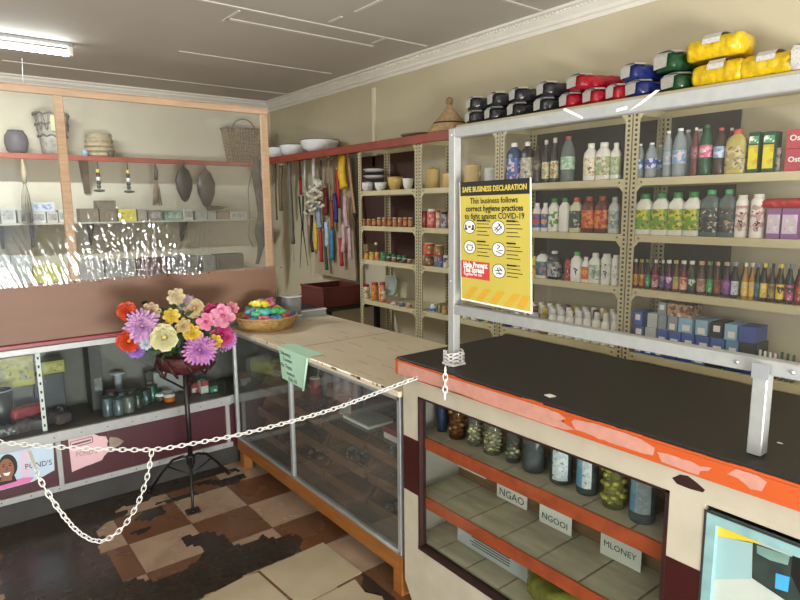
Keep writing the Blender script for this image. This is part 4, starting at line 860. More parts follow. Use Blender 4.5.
row([(364+k*5.5, 369+k*5.5, 252, 'can', ('#c8a03a', '#c8b04a', '#b85a3a', '#3f8a5a')[k], ('#d8c070', '#c8b868', '#c87a4a', '#3a7a50')[k], (('#d0a83a', '#b85a3a', '#e0d0a0'), ('#c8b04a', '#8a7a3a', '#e0d8a8'), ('#c86a4a', '#d8b03a', '#8a3a2a'), ('#3f8a5a', '#2c6a44', '#c8d8c0'))[k], ('gold tin', 'yellow tin', 'orange tin', 'green tin')[k]) for k in range(4)], 1.129, 'third shelf, far left unit', 'coloured tins under the basket')
row([(386.5+k*5.2, 391.2+k*5.2, 256.8+k*.6, 'jar', ('#4a1c1c', '#6a4a28', '#2a2424')[k % 3], '#e4e2dc', (('#5a2420', '#3a1a18', '#d8d0c8'), ('#8a6a3a', '#5a3a20', '#d8c8a8'), ('#2a2a30', '#c8c8c8', '#1a1a1c'))[k % 3], 'small dark jar with white lid') for k in range(5)], 1.129, 'third shelf, far left unit, right side', 'white-lidded jars')
row([(386.5+k*5.2, 391.2+k*5.2, 254+k*.5, 'jar', '#2c6a44', '#2f7a4c', ('#2f7a4c', '#1f5a38', '#4a8a5a'), 'small green jar') for k in range(4)], 1.129, 'back row, third shelf, far left unit', 'green jars', x0=2.9)
tb0 = 1.129+z_at(252, 2.83, y_at(370, 2.83, 1.15))-1.129
bk_ = MB(); y0_, y1_ = y_at(364, 2.87, tb0), y_at(384.5, 2.87, tb0)
t = thing('woven_box', (2.86, (y0_+y1_)/2, tb0+.001), 'brown woven box standing on the coloured tins, far left unit', 'basket')
wovenm = mat('#7a6448', .7, var=.45, vs=60, bump=.6)
y0_ = min(4.08, max(y0_, y1_)-.14)
part('woven_body', MB().bbox(2.81, 2.91, y0_, 4.085, tb0+.001, tb0+.062, .004), wovenm, t)
part('white_knob', MB().ico((2.84, (y0_+y1_)/2, tb0+.07), .012, 2), WHITE, t)
row([(361, 369.5, 284.5, 'jar', '#dedad4', '#a82430', ('#dcd8d0', '#c89a3a', '#e4e0d8'), 'tall white jar with red lid'), (371.5, 378.5, 282.5, 'jar', '#c87a2c', '#a82430', ('#d08a3a', '#b8642c', '#e0b878'), 'orange jar with red lid'),
     (379.5, 385.5, 282, 'jar', '#c88a4a', '#b02c38', ('#dcd4c8', '#c8702c', '#b84a3a'), 'white and orange jar with red lid')], .7965, 'bottom shelf, far left unit', 'red-lidded jars')
row([(371+0*5, 375, 301, 'pill', '#1c1c1e', '#1c1c1e', None, 'small black bottle'), (376, 380, 301.5, 'pill', '#2c6a44', '#2c6a44', ('#c8d0c8', '#3a7a50', '#dedcd6'), 'small green bottle'),
     (380.5, 384.8, 301.5, 'pill', '#a82c44', '#b0304a', ('#e0d8d8', '#b83a50', '#c8606a'), 'small red bottle'), (385.3, 389.3, 302.5, 'pill', '#a82c44', '#b0304a', ('#e0d8d8', '#b83a50', '#c8606a'), 'small crimson bottle'),
     (391, 397.5, 301.5, 'pill', '#c890a0', '#d8b8c0', ('#d8c8cc', '#b86a88', '#2c2a30'), 'pink and white bottle'), (398.5, 405, 302.5, 'pill', '#5a6a80', '#8aa0a8', ('#3a5a78', '#8aa8b0', '#2a3a48'), 'blue-grey bottle'),
     (405.8, 411.8, 303.5, 'pill', '#a87a68', '#d8d4d0', ('#b88a78', '#8a4a48', '#d8b8a8'), 'pinkish brown bottle')], .7965, 'front of bottom shelf, far left unit', 'small bottles at the front of the bottom shelf', x0=2.82)
yc = y_at(392.5, 2.96, .86)
bs = MB().lathe([(.06, 0), (.075, .004), (.082, .03), (.078, .032), (.07, .008), (0, .006)], n=24, sx=1, sq=.5, M=Matrix.Translation((2.965, yc, .915)) @ Matrix.Rotation(-1.45, 4, 'Y'))
t = thing('grey_tray', (2.965, yc, .83), 'pale grey square tray propped up on the bottom shelf, far left', 'tray'); part('tray_body', bs, mat('#9aa49a', .35), t)
# ---- goods on top of the shelving
ZT2 = 2.078
solo('timber_board', MB().bbox(2.802, 3.10, .80, 2.97, 2.0335, ZT2-.001, .003), mat('#b0a37e', .5, var=.15), 'cream board laid along the top of the shelving under the packs', 'board')
def topbag(px, py, cl, label, group, L_=.27, w_=.115, h_=.084, x0=2.95, layer=0, yaw=-.42, axis='x', alpha=None):
    z = ZT2+layer*(h_*1.0); w_ = min(w_, .15); y = y_at(px, x0-L_*.42, z+.03)-L_*.42*.41
    bag('plastic_pack', (x0, y, z+.001), L_, w_, h_, cl, label, group, 'pack', axis, yaw=yaw, seed=px*.37, alpha=alpha)
BLK, RED, BLU, GRN, YEL = '#2c2c2e', '#a01828', '#222c66', '#1f4a2c', '#d8b41c'
for k, px in enumerate((471, 493, 515, 543)): topbag(px, 0, BLK, f'black pack with white sticker, upper layer, {ORD[k]} from left on top of the shelving', 'black packs on top of the shelving', layer=1, w_=.125)
for k, px in enumerate((470, 490, 513, 540)): topbag(px, 0, BLK, f'black pack with white sticker, lower layer, {ORD[k]} from left on top of the shelving', 'black packs on top of the shelving', w_=.125)
for k, px in enumerate((566, 590)): topbag(px, 0, RED, f'{"left" if k == 0 else "right"} red pack in the lower layer on top of the shelving', 'red packs on top of the shelving', w_=.12)
topbag(613, 0, RED, 'red pack farthest right, beside the blue packs', 'red packs on top of the shelving', w_=.1)
topbag(575, 0, RED, 'large red pack lying on the lower red packs', 'red packs on top of the shelving', layer=1, w_=.18, L_=.30)
topbag(629, 0, BLU, 'upper dark blue pack on top of the shelving', 'blue packs on top of the shelving', layer=1, w_=.12); topbag(634, 0, BLU, 'lower dark blue pack on top of the shelving', 'blue packs on top of the shelving', w_=.13)
topbag(664, 0, GRN, 'upper dark green pack tied in clear plastic', 'green packs on top of the shelving', layer=1, w_=.16, h_=.095); topbag(671, 0, GRN, 'lower dark green pack with white sticker', 'green packs on top of the shelving', w_=.14)
def longbag(px, z, cl, label, L_, w_, h_, yaw=math.pi/2):
    y = y_at(px, 2.84, z+.04); bag('plastic_pack', (2.88, y, z+.001), L_, w_, h_, cl, label, 'yellow packs on top of the shelving', 'pack', 'y', yaw=yaw, seed=px*.1)
longbag(716, ZT2+.112, YEL, 'upper yellow pack with white sticker lying across another', .26, .17, .105)
longbag(720, ZT2, YEL, 'lower yellow pack beneath another yellow pack', .24, .17, .105)
longbag(770, ZT2, YEL, 'rightmost yellow pack lying by itself', .24, .17, .10)
y = y_at(797, 2.84, ZT2+.04); bag('plastic_pack', (2.9, y-.03, ZT2+.001), .22, .10, .10, '#d8d4d0', 'white pack at the right end on top of the shelving', 'white packs on top of the shelving', 'pack', seed=5)
# straw lid and flat tray on the red board
def strawhat():
    y = y_at(451, 2.95, 2.08); zb = 2.053
    t = thing('straw_hat', (2.93, 2.99, zb), 'conical straw hat with dark bands left of the black packs', 'hat')
    r = .155; x_ = 2.945; yc = y_at(449.5, x_, 2.08)
    t.location = (x_, yc, zb)
    H_ = z_at(97, x_, yc)-zb
    link('straw_cone', MB().lathe([(r, 0), (r*.98, .02), (r*.72, H_*.30), (r*.40, H_*.52), (r*.16, H_*.72), (r*.10, H_*.80)], n=32).mesh('cone', mat('#a88c64', .8, var=.3, vs=50, bump=.5)), (0, 0, 0), t)
    for z0_, z1_, c_ in ((.08, .13, '#5a2c20'), (.26, .30, '#1f1a18'), (.14, .25, '#b08a70')):
        ra = r*(1-.28*min(1, z0_/.30)) if z0_ < .3 else r*.7; 
        def rz(f):
            P_ = [(0, 1), (.3, .72), (.52, .40)]
            for (a, b_), (c2, d2) in zip(P_, P_[1:]):
                if a <= f <= c2: return r*(b_+(d2-b_)*(f-a)/(c2-a))
            return r
        link('woven_band', MB().lathe([(rz(z0_)+.002, z0_*H_), (rz(z1_)+.002, z1_*H_)], n=32).mesh('band', mat(c_, .8, var=.2, vs=40)), (0, 0, 0), t)
    link('loop_knob', MB().lathe([(r*.10, H_*.78), (r*.17, H_*.86), (r*.15, H_*.95), (r*.05, H_), (0, H_)], n=12).mesh('knob', mat('#8a6c48', .8, var=.3, vs=60)), (0, 0, 0), t)
strawhat()
ya, yb = y_at(397, 2.85, 2.05), y_at(432, 2.85, 2.05); yc = (ya+yb)/2
t = thing('flat_basket', (2.95, yc+.02, 2.053), 'flat dark straw tray lying on top of the far left shelving', 'tray')
link('tray_body', MB().lathe([(.02, .004), (.14, .004), (.165, .022), (.16, .024), (.13, .008), (0, .008)], n=28).mesh('tray', mat('#6a5a44', .8, var=.4, vs=50)), (0, 0, 0), t)
# white basins on the red shelf
for k, (a, b_, tp_, ds) in enumerate(((253, 282, 146, 'leftmost white enamel basin on the red shelf near the back corner'), (277, 306, 141.5, 'middle white enamel basin on the red shelf'), (299, 339, 137.5, 'rightmost and largest looking white enamel basin on the red shelf'))):
    x0 = 2.93; zb = 2.051; ya, yb = y_at(a, x0, zb+.05), y_at(b_, x0, zb+.05); yc = (ya+yb)/2
    if k == 0: yc = 5.3
    yc = min((5.77, 5.43, 9)[k], y_at((267.5, 291.5, 320)[k], 2.93, 2.10)); r = abs(y_at(a, 2.93, 2.15)-y_at(b_, 2.93, 2.15))/2*math.cos(math.atan2(yc, 2.93))*.98; r = min(r, (.155, .165, .19)[k])
    bowl((2.93, yc, zb), r, .11, '#e2e4e4', ds, 'white enamel basins on the red shelf', name='enamel_basin', rimc='#3a4048')
# ------------------------------------------------------------ red shelf, lower shelves and their load on the back wall
YB = 6.0
t = thing('red_wall_shelf', (.4, 6.15, 1.985), 'long red shelf on the back wall seen through the plastic', 'shelf')
zr = z_at(152.4, YB and x_at(0, YB, 2.0), YB)
part('front_board', MB().bbox(-1.99, 2.77, YB-.02, YB, zr-.045, zr, .003), REDB, t)
part('board', MB().box(-1.99, 2.77, YB, YW-.005, zr-.016, zr-.002), REDB, t)
GW = mat('#a8a69a', .6, var=.1)
for px, c_ in ((90, '#6a5848'),):
    x = x_at(px, 6.1, 1.8); part('shelf_bracket', MB().prism([(x-.05, 6.28, zr-.02), (x-.05, 6.10, zr-.02), (x-.02, 6.28, 1.70)], (.05, 0, 0)), mat(c_, .6, var=.2), t)
def plain_shelf(pyl, pyr, pxr, label, brs, drop):
    zl = z_at(pyl, x_at(20, 6.02, 1.6), 6.02)
    t = thing('wall_shelf', (.4, 6.15, zl-.02), label, 'shelf')
    part('board', MB().bbox(-1.99, x_at(pxr, 6.02, zl), 6.02, YW-.004, zl-.016, zl, .002), GW, t)
    for px in brs:
        x = x_at(px, 6.1, zl-.1); part('shelf_bracket', MB().prism([(x-.02, 6.29, zl-.017), (x-.02, 6.06, zl-.017), (x-.012, 6.29, zl-drop)], (.022, 0, 0)), DARKP, t)
    return zl
z2 = plain_shelf(223.5, 218, 262, 'pale middle shelf on the back wall with small boxes', (4, 35, 94, 187), .22)
z3 = plain_shelf(266+18, 272, 255, 'lowest shelf on the back wall with boxes, partly behind the brown board', (10, 120), .2)
def bbx(px0, px1, py, zb, col_, label, group, d=.16, y0=6.04, print_=None):
    xa, xb = x_at(px0, y0, zb+.05), x_at(px1, y0, zb+.05); h = z_at(py, (xa+xb)/2, y0)-zb
    t = thing('carton', ((xa+xb)/2, y0+d/2, zb), label, 'box', group)
    part('box_body', MB().bbox(xa+.001, xb-.001, y0, y0+d, zb+.0005, zb+h, .002), mat(col_, .6, var=.15, vs=8), t)
    if print_: part('label', MB().box(xa+(xb-xa)*.12, xb-(xb-xa)*.12, y0-.001, y0, zb+h*.25, zb+h*.8), labelmat(*print_), t)
    return zb+h
gb = 'small boxes on the middle back shelf'
PR = ('#9a9a92', '#8a8c88', '#5a5c60', 40)
for k, (a, b_, tp_, c_, ds, pr) in enumerate([(-14, 0, 207, '#a8a69c', 'grey box', PR), (1, 16, 207, '#b0aea4', 'pale grey box', PR), (18, 31, 210, '#9a988c', 'low grey box', None), (32, 46, 212, '#b8b6ac', 'whitish box', PR), (47, 58, 212, '#b4b0a4', 'pale box', PR), (59, 66, 210, '#c0beb4', 'white box', PR),
     (80, 99, 208.5, '#6e6250', 'brown carton', None), (100, 117, 208.5, '#6a5e4c', 'larger brown carton', None), (119, 136.5, 209, '#c8bc4a', 'yellow box', ('#c8bc4a', '#b8a838', '#6a6a3a', 40)), (138, 147, 209, '#8a8878', 'small drab box', None), (149, 162, 210, '#7a6c5c', 'brown box', PR),
     (165, 182.5, 210.5, '#7a9a84', 'green and white box', ('#a0b0a0', '#6a9078', '#c8ccc4', 40)), (183.5, 193, 209, '#b8b8b0', 'white box with dark top', PR), (196, 207, 211, '#9a9c9a', 'light grey box', PR), (208, 216, 211, '#8a9088', 'grey-green box', None), (217, 229.5, 211, '#7a6858', 'tan brown box', None), (230, 247, 211.5, '#a8a698', 'wide pale box', PR)]):
    zt_ = bbx(a, b_, tp_, z2, c_, f'{ds}, {ORD[k]} from left on the pale middle back shelf', gb, print_=pr)
    if k == 3: bbx(31, 55, 202.5, zt_+.001, '#b4b8bc', 'whitish carton with blue print lying on two boxes, middle back shelf', gb, print_=('#b0b8c4', '#6a80a8', '#c0c4c8', 30), d=.14)
    if k == 7: bbx(97, 116, 200.5, zt_+.001, '#665a4a', 'worn brown carton stacked on two others, middle back shelf', gb)
gb = 'boxes on the lowest back shelf'
for k, (a, b_, tp_, c_, ds) in enumerate([(-8, 12, 256, '#a0a49c', 'pale box'), (13, 33, 256, '#9aa29c', 'greyish box'), (34, 62, 266, '#a8aa4a', 'long yellow-green box'), (80, 104, 258, '#9a9c98', 'grey box'), (106, 135, 260, '#8a8c88', 'wide grey carton'), (140, 168, 258, '#5a3a3c', 'dark maroon box'), (172, 198, 256, '#7a7c78', 'dull grey box'), (204, 216, 256, '#8a8a84', 'small grey box'), (217, 244, 254, '#5a544c', 'dark brown box')]):
    bbx(a, b_, tp_, z3, c_, f'{ds}, {ORD[k]} from left on the lowest back shelf', gb)
# things on the red back shelf
def at_back(px0, px1, y=6.12): return x_at(px0, y, zr+.1), x_at(px1, y, zr+.1)
xa, xb = at_back(4, 29); r = (xb-xa)/2
t = thing('clay_pot', ((xa+xb)/2, 6.14, zr), 'round dark grey clay pot on the red back shelf at far left', 'pot'); h_ = z_at(131, (xa+xb)/2, 6.14)-zr
link('pot_body', MB().lathe([(.5*r, 0), (.85*r, .15*h_), (r, .5*h_), (.92*r, .8*h_), (.7*r, .96*h_), (.6*r, h_), (.5*r, .97*h_), (0, .9*h_)], n=24).mesh('pot', mat('#55525a', .6, var=.2)), (0, 0, 0), t)
link('rim', MB().tube([(.62*r*math.cos(a*.2618), .62*r*math.sin(a*.2618), h_) for a in range(24)], .006, 6, closed=True).mesh('rim', mat('#45424a', .6)), (0, 0, 0), t)
xa, xb = at_back(36, 72); r = (xb-xa)/2; xc = (xa+xb)/2
t = thing('tall_basket', (xc, 6.15, zr), 'tall flared woven basket with loops on the red shelf behind the upright', 'basket'); h_ = z_at(113, xc, 6.15)-zr
link('basket_body', MB().lathe([(.68*r, 0), (.74*r, .3*h_), (.86*r, .65*h_), (r*.98, h_), (.95*r, h_), (.8*r, .6*h_), (.62*r, .05*h_), (0, .04*h_)], n=28).mesh('b', mat('#9a968c', .7, var=.35, vs=26, bump=.5)), (0, 0, 0), t)
for z_, rr_, ph in ((.95, .99, 0), (.72, .9, .3), (.45, .80, .15)):
    link('woven_ring', MB().tube([((rr_*r+.004)*math.cos(a*.1963), (rr_*r+.004)*math.sin(a*.1963), z_*h_+.01*math.sin(a*2)) for a in range(32)], .006, 5, closed=True).mesh('ring', mat('#5a564e', .7)), (0, 0, 0), t)
for k in range(7):
    a0 = -2.9+k*.42; link('woven_loop', MB().tube([((.84+.14*(1-abs(q-4)/4))*0+r*(.99 if q in (0, 8) else .9)*math.cos(a0+.18*(q-4)/4), r*.92*math.sin(a0+.18*(q-4)/4), h_*(.95-.38*math.sin(math.pi*q/8))) for q in range(9)], .005, 5).mesh('loop', mat('#6a665c', .7)), (0, 0, 0), t)
link('yellow_patch', MB().prism([(-.03, -r*.97, h_*.55), (.06, -r*.97, h_*.55), (.06, -r*1.0, h_*.9), (-.03, -r*1.0, h_*.9)], (0, .004, 0)).mesh('p', mat('#c8cc98', .6, var=.2)), (0, 0, 0), t)
def round_basket(xc, y, z, r, h, m_, label, rows=5):
    t = thing('woven_basket', (xc, y, z), label, 'basket')
    link('basket_body', MB().lathe([(.8*r, 0), (.95*r, .15*h), (r, .5*h), (.98*r, h), (.92*r, h), (.9*r, .3*h), (0, .12*h)], n=28).mesh('b', m_), (0, 0, 0), t)
    for k in range(rows):
        f_ = (k+.5)/rows; rr_ = r*(.86+.16*math.sin(math.pi*min(1, f_+.15)))
        link('coil', MB().tube([(rr_*math.cos(a*.2244), rr_*math.sin(a*.2244), f_*h) for a in range(28)], h/rows*.42, 5, closed=True).mesh('c', m_), (0, 0, 0), t)
    return t
xa, xb = at_back(85, 114)
round_basket((xa+xb)/2, 6.14, zr+.001, (xb-xa)/2*.92, z_at(134, (xa+xb)/2, 6.14)-zr, mat('#a89a7c', .7, var=.3, vs=30, bump=.4), 'round pale coiled basket on the red shelf right of the upright')
for px, c_, ds in ((85, '#8aa4b4', 'pale blue ball-shaped ornament on the red shelf left of the round basket'), (111, '#4a443c', 'small dark ornament on the red shelf right of the round basket')):
    x = x_at(px, 6.015, zr+.03); t = thing('small_ornament', (x, 6.02, zr+.001), ds, 'ornament')
    link('ball', MB().ico((0, 0, .03), .03, 2).mesh('ball', mat(c_, .5, var=.2)), (0, 0, 0), t); link('foot', MB().lathe([(.018, 0), (.022, .004), (.012, .008)], n=12).mesh('foot', mat(c_, .5)), (0, 0, 0), t)
xa, xb = at_back(226, 262, 6.1); xc = (xa+xb)/2; r = (xb-xa)/2; zb = zr; h_ = z_at(130, xc, 6.12)-zb
t = thing('handled_basket', (xc, 6.13, zb+.001), 'brown wicker basket with arched handle on the red shelf by the corner', 'basket')
wk = mat('#8a7458', .75, var=.5, vs=55, bump=.6)
bb = MB(); 
for j in range(9):
    f0 = j/9; w0 = r*(.74+.26*f0); bb.bbox(-w0, w0, -.09, .09, f0*h_+.001, (f0+1/9)*h_-.002, .006)
link('wicker_body', bb.mesh('w', wk), (0, 0, 0), t)
for k in range(13): link('stake', MB().tube([((-.72+k*.12)*r, -.094, 0), ((-.96+k*.16)*r, -.094, h_)], .006, 5).mesh('s', mat('#6a563e', .7)), (0, 0, 0), t)
link('rim', MB().bbox(-r*1.04, r*1.04, -.1, .1, h_-.004, h_+.016, .008).mesh('rim', mat('#6a563e', .7)), (0, 0, 0), t)
link('basket_handle', MB().tube([(-.10+.0*a+.12*(1-math.cos(a*math.pi/10)), 0, h_+.01+.10*math.sin(a*math.pi/10)) for a in range(11)], .008, 6).mesh('h', mat('#4a4034', .7)), (0, 0, 0), t)
# things hanging under the red back shelf
def hang(name, px, pt, pb_, y, label, cat, build, group=None):
    zt = min(z_at(pt, x_at(px, y, 1.9), y), zr-.05); x = x_at(px, y, zt); zb = z_at(pb_, x, y); t = thing(name, (x, y, zb), label, cat, group)
    build(t, zt-zb); return t
def whisk(cl, hc):
    def f(t, h):
        link('handle', MB().tube([(0, 0, h), (.004, 0, h*.8), (0, 0, h*.62)], [.006, .022, .018], 8).mesh('h', mat(hc, .6, var=.3)), (0, 0, 0), t)
        mb = MB()
        for k in range(26):
            a = k*2.4; r_ = .012+.03*((k*37) % 10)/10
            mb.tube([(0, 0, h*.64), (r_*.7*math.cos(a), r_*.7*math.sin(a), h*.4), (r_*math.cos(a)*1.2, r_*math.sin(a)*1.2, h*.02*(k % 4))], [.007, .007, .003], 4)
        link('hair', mb.mesh('hair', mat(cl, .8, var=.3, vs=20)), (0, 0, 0), t)['kind'] = 'stuff'
    return f
hang('fly_whisk', 22, 159, 222, 5.96, 'long pale hair fly whisk hanging from the red shelf at far left', 'whisk', whisk('#8a8670', '#a09474'))
hang('fly_whisk', 155, 163, 206, 5.96, 'small dark fly whisk hanging from the red shelf left of the maroon gourds', 'whisk', whisk('#7a6a54', '#4a3a34'))
def beads(t, h):
    link('cord', MB().tube([(0, 0, h), (0, 0, h*.75)], .004, 5).mesh('c', INK), (0, 0, 0), t)
    for k, c_ in enumerate(('#c8a83a', '#1c1c1c', '#d8d8d4', '#1c1c1c', '#2a2a2a')):
        link('bead', MB().lathe([(.008, 0), (.017, .004), (.017, h*.125), (.008, h*.13)], n=10).mesh('b', mat(c_, .4)), (0, 0, h*(.62-.135*k)), t)
    link('disc', MB().lathe([(.01, 0), (.045, .006), (.045, .02), (.01, .026)], n=16).mesh('d', mat('#2c2a28', .5)), (0, 0, -.01), t)
hang('beaded_pendant', 97, 158, 191, 5.96, 'beaded pendant with yellow and white bands, left one under the red shelf', 'pendant', beads, 'beaded pendants')
hang('beaded_pendant', 127, 158, 192, 5.96, 'beaded pendant with dark disc, right one under the red shelf', 'pendant', beads, 'beaded pendants')
def gourd(w):
    def f(t, h):
        link('gourd_body', MB().lathe([(.01, 0), (.4*w, .06*h), (w*.9, .35*h), (w, .6*h), (w*.6, .85*h), (.15*w, .95*h), (.01, h)], n=20, sy=.5).mesh('g', mat('#220c10', .45, var=.35, vs=14, bump=.4)), (0, 0, 0), t)
        link('thong', MB().tube([(0, 0, h), (.01, 0, h+.03)], .005, 5).mesh('th', INK), (0, 0, 0), t)
    return f
hang('leather_gourd', 183, 161, 202, 5.97, 'left of two dark maroon gourds hanging under the red shelf', 'gourd', gourd(.085), 'maroon gourds'); hang('leather_gourd', 205, 167, 208, 5.97, 'right of two dark maroon gourds hanging under the red shelf', 'gourd', gourd(.095), 'maroon gourds')
x = x_at(218, 6.03, z2+.10); t = thing('animal_horn', (x, 6.06, z2+.115), 'dark curved horn lying on boxes right of the maroon gourds', 'horn')
link('horn_body', MB().tube([(-.1, 0, .0), (-.03, 0, .004), (.05, 0, .0), (.10, 0, .008)], [.028, .024, .015, .004], 10).mesh('h', mat('#2a2624', .5)), (0, 0, 0), t); link('horn_tip', MB().ico((.105, 0, .009), .006, 1).mesh('tip', mat('#4a4640', .5)), (0, 0, 0), t)
# long dark hide hanging near the corner
pts = [(258, 160), (256, 175), (260, 195), (262, 215), (259, 232), (261, 245), (259, 256), (257, 264)]; rr_ = [.05, .075, .08, .07, .085, .06, .035, .03]
P = [ony(a, b_, 5.86) for a, b_ in pts]; hd = MB().tube(P, rr_, 12, flat=.5)
t = thing('dried_hide', (P[-1].x, 5.86, P[-1].z), 'long dark grey dried hide hanging from the shelf near the corner', 'hide'); part('hide_body', hd, mat('#3c3936', .85, var=.4, vs=16, bump=.9), t)
part('loose_cord', MB().tube([ony(a, b_, 5.8) for a, b_ in ((252, 170), (248, 190), (250, 215), (248, 235), (253, 247))], .006, 5), mat('#5a564e', .7), t)
# ------------------------------------------------------------ board and hangings on the right wall near the corner
XB = 3.02
bd = [onx(315, 150, XB), onx(349, 145, XB), onx(356, 281, XB), onx(315, 273, XB)]
bd[0].z = min(bd[0].z, 1.985); bd[1].z = min(bd[1].z, 1.985)
solo('hanging_board', MB().prism(bd, (.02, 0, 0)), mat('#a3927a', .65, var=.15, vs=5, stretch=(1, 6, 1)), 'tan hardboard panel behind the hanging straps beside the far left shelving', 'board')
stp = MB().prism([onx(346, 152, 2.99), onx(348, 152, 2.99), onx(355.5, 213, 2.99), onx(353.5, 213, 2.99)], (.005, 0, 0)); t = thing('wooden_stick', ctr(stp), 'thin light wooden stick leaning at the right edge of the board', 'stick')
part('stick_body', stp, WOODL, t); part('stick_tip', MB().prism([onx(352.6, 213, 2.992), onx(356, 213, 2.992), onx(356.6, 218, 2.992), onx(353.6, 218, 2.992)], (.004, 0, 0)), INK, t)
def strap(name, pts, w0, w1, c_, label, X=3.0, tail=None, group='straps and belts hanging by the board', knob=None, cat='strap', extra=None, fl=.6):
    """a strap hung from the red shelf: pts are photo points, w in metres"""
    P = [onx(a, b_, X) for a, b_ in pts]; n = len(P)
    # smooth
    Q = []
    for i in range(n-1):
        for k in range(4): Q.append(P[i].lerp(P[i+1], k/4))
    Q.append(P[-1]); m_ = len(Q); t = thing(name, P[-1], label, cat, group)
    rr = [(w0+(w1-w0)*i/(m_-1))*(1+.08*math.sin(i*1.7)) for i in range(m_)]
    mb = MB(); mb.tube(Q, rr, 8, flat=fl); part('strap_body', mb, mat(c_, .6, var=.2, vs=20, bump=.2), t)
    part('hook', MB().tube([P[0]+V((0, 0, -.005)), P[0]+V((0, 0, .02)), P[0]+V((.015, 0, .03))], .004, 5), ALU, t)
    if tail: 
        T = [onx(a, b_, X) for a, b_ in tail[0]]; part('tail', MB().tube(T, tail[1], 7, flat=.4), mat(tail[2], .6, var=.2), t)
    return t
strap('leather_belt', [(281, 166), (280, 185), (281, 211)], .03, .026, '#6a5c42', 'tan brown strip hanging left of the long grey shaft', X=2.9)
strap('wooden_staff', [(275.5, 163), (276, 200), (277, 220)], .012, .012, '#5a3a24', 'thin dark brown staff hanging next to the timber post', X=2.88)
strap('grey_shaft', [(289, 158), (290, 190), (292, 225), (293, 244)], .022, .024, '#6a665a', 'long grey furry shaft hanging at the left', X=2.9, tail=([(293, 243), (294, 262)], .006, '#8a867a'), fl=.9)
strap('red_topped_whip', [(299.5, 158), (300.5, 180)], .006, .02, '#3a2424', 'whip with dark red top and long black tails', X=2.92, tail=([(300.5, 180), (301, 195)], .026, '#8a1c24'))
strap('black_tail', [(299, 196), (302, 225), (300, 268)], .012, .004, '#161414', 'left long black tail of thong', X=2.93); strap('black_tail', [(303, 196), (303, 230), (308, 266)], .012, .004, '#161414', 'right long black tail of thong', X=2.945)
strap('white_strap', [(304.5, 160), (305, 190)], .016, .014, '#c8c6bc', 'short white strap hanging left of the shell beads')
strap('white_strap', [(313, 158), (314, 185)], .022, .02, '#d0cec4', 'broad white strap above the shell beads', X=2.95)
strap('cowrie_necklace', [(306, 190), (310, 200), (309, 212)], .02, .014, '#b0a890', 'knotted brown cord under the shells', X=2.95)
def shells(cx, cy, n, label):
    c0 = onx(cx, cy, 2.92); t = thing('shell_necklace', c0, label, 'necklace', 'shell necklaces')
    for k in range(n):
        a = k*.55; q = onx(cx+5.5*math.sin(a*1.3)*(.4+k/n*.6), cy-20+k*28/n, 2.92+.015*math.cos(a*2))
        part('shell', MB().ico(q, .030, 1, sc=(.6, 1, .65)), mat(('#d8d4c4', '#c0b8a0', '#2c2824')[k % 7 % 3 if k % 4 == 3 else k % 2], .4), t)
shells(310.5, 207, 26, 'cluster of cream shells hanging left, looping low'); shells(318, 200, 22, 'cluster of cream and black shells hanging right of the first')
strap('paper_tag', [(316, 180), (319, 187)], .035, .03, '#dcd8d0', 'white paper tag above the shell necklaces', X=2.91, cat='tag')
for nm, pts, w, c_, ds in [('black_strap', [(312, 215), (311, 240), (313, 252)], .014, '#1c1a1a', 'black strap below the left shells'), ('pink_strap', [(309, 212), (309.5, 226)], .012, '#c89a9a', 'short pale pink strap'),
    ('yellow_strap', [(315, 222), (316, 238), (316, 250)], .018, '#d8b820', 'yellow knitted strap, lower left'), ('grey_knit_strap', [(318, 205), (319, 222), (320, 228)], .026, '#8e98a8', 'blue-grey knitted strap'),
    ('red_strap', [(320, 230), (321, 245), (321.5, 262)], .017, '#b02028', 'long red knitted strap at the bottom centre'), ('maroon_strap', [(325, 188), (325.5, 200), (326, 215)], .02, '#7a1c20', 'maroon strap hanging high in the middle'),
    ('light_blue_strap', [(326, 222), (327, 235), (327, 246)], .02, '#a8c0d4', 'pale blue knitted strap'), ('green_strap', [(325, 246), (326, 258), (327, 270)], .015, '#2a5034', 'dark green strap, lowest of all'),
    ('teal_strap', [(331.5, 230), (332, 245), (332, 260)], .02, '#3a7a98', 'teal knitted strap'), ('rust_strap', [(331, 200), (332, 215), (332.5, 229)], .017, '#8a4424', 'rust brown strap'),
    ('navy_strap', [(334, 194), (336, 208), (336, 222)], .018, '#242a78', 'navy blue knitted strap'), ('red_strap', [(337, 170), (338, 190), (338, 208)], .017, '#b81c24', 'bright red strap left of the yellow one'),
    ('yellow_strap', [(342, 155), (341.5, 172), (344, 188)], .034, '#e0b812', 'bundle of bright yellow straps hung highest'), ('pink_strap', [(345, 196), (345, 212), (347, 227)], .02, '#c8a4a8', 'pale pink strap, upper right'),
    ('pink_strap', [(343, 224), (344, 240), (343, 252)], .018, '#c8a4a8', 'pale pink strap, lower left of two'), ('pink_strap', [(349, 228), (350, 245), (350, 259)], .018, '#c8a4a8', 'pale pink strap, lower right of two'),
    ('red_strap', [(340, 238), (341, 250), (342, 266)], .016, '#b01c24', 'short red strap at the lower right'), ('tan_cord', [(328, 158), (329, 180), (330, 200)], .008, '#8a7c60', 'thin tan cord hanging in the middle'), ('tan_cord', [(332, 160), (334, 180), (334, 195)], .007, '#6a5a44', 'thin brown cord right of the middle'), ('grey_strap', [(321, 160), (321, 180)], .009, '#4a463e', 'dark grey cord above the shells')]:
    strap(nm, pts, w*1.25, w*1.55, c_, ds+', hung on the tan board', X=2.985-.03*(len(ds) % 3)*.5)
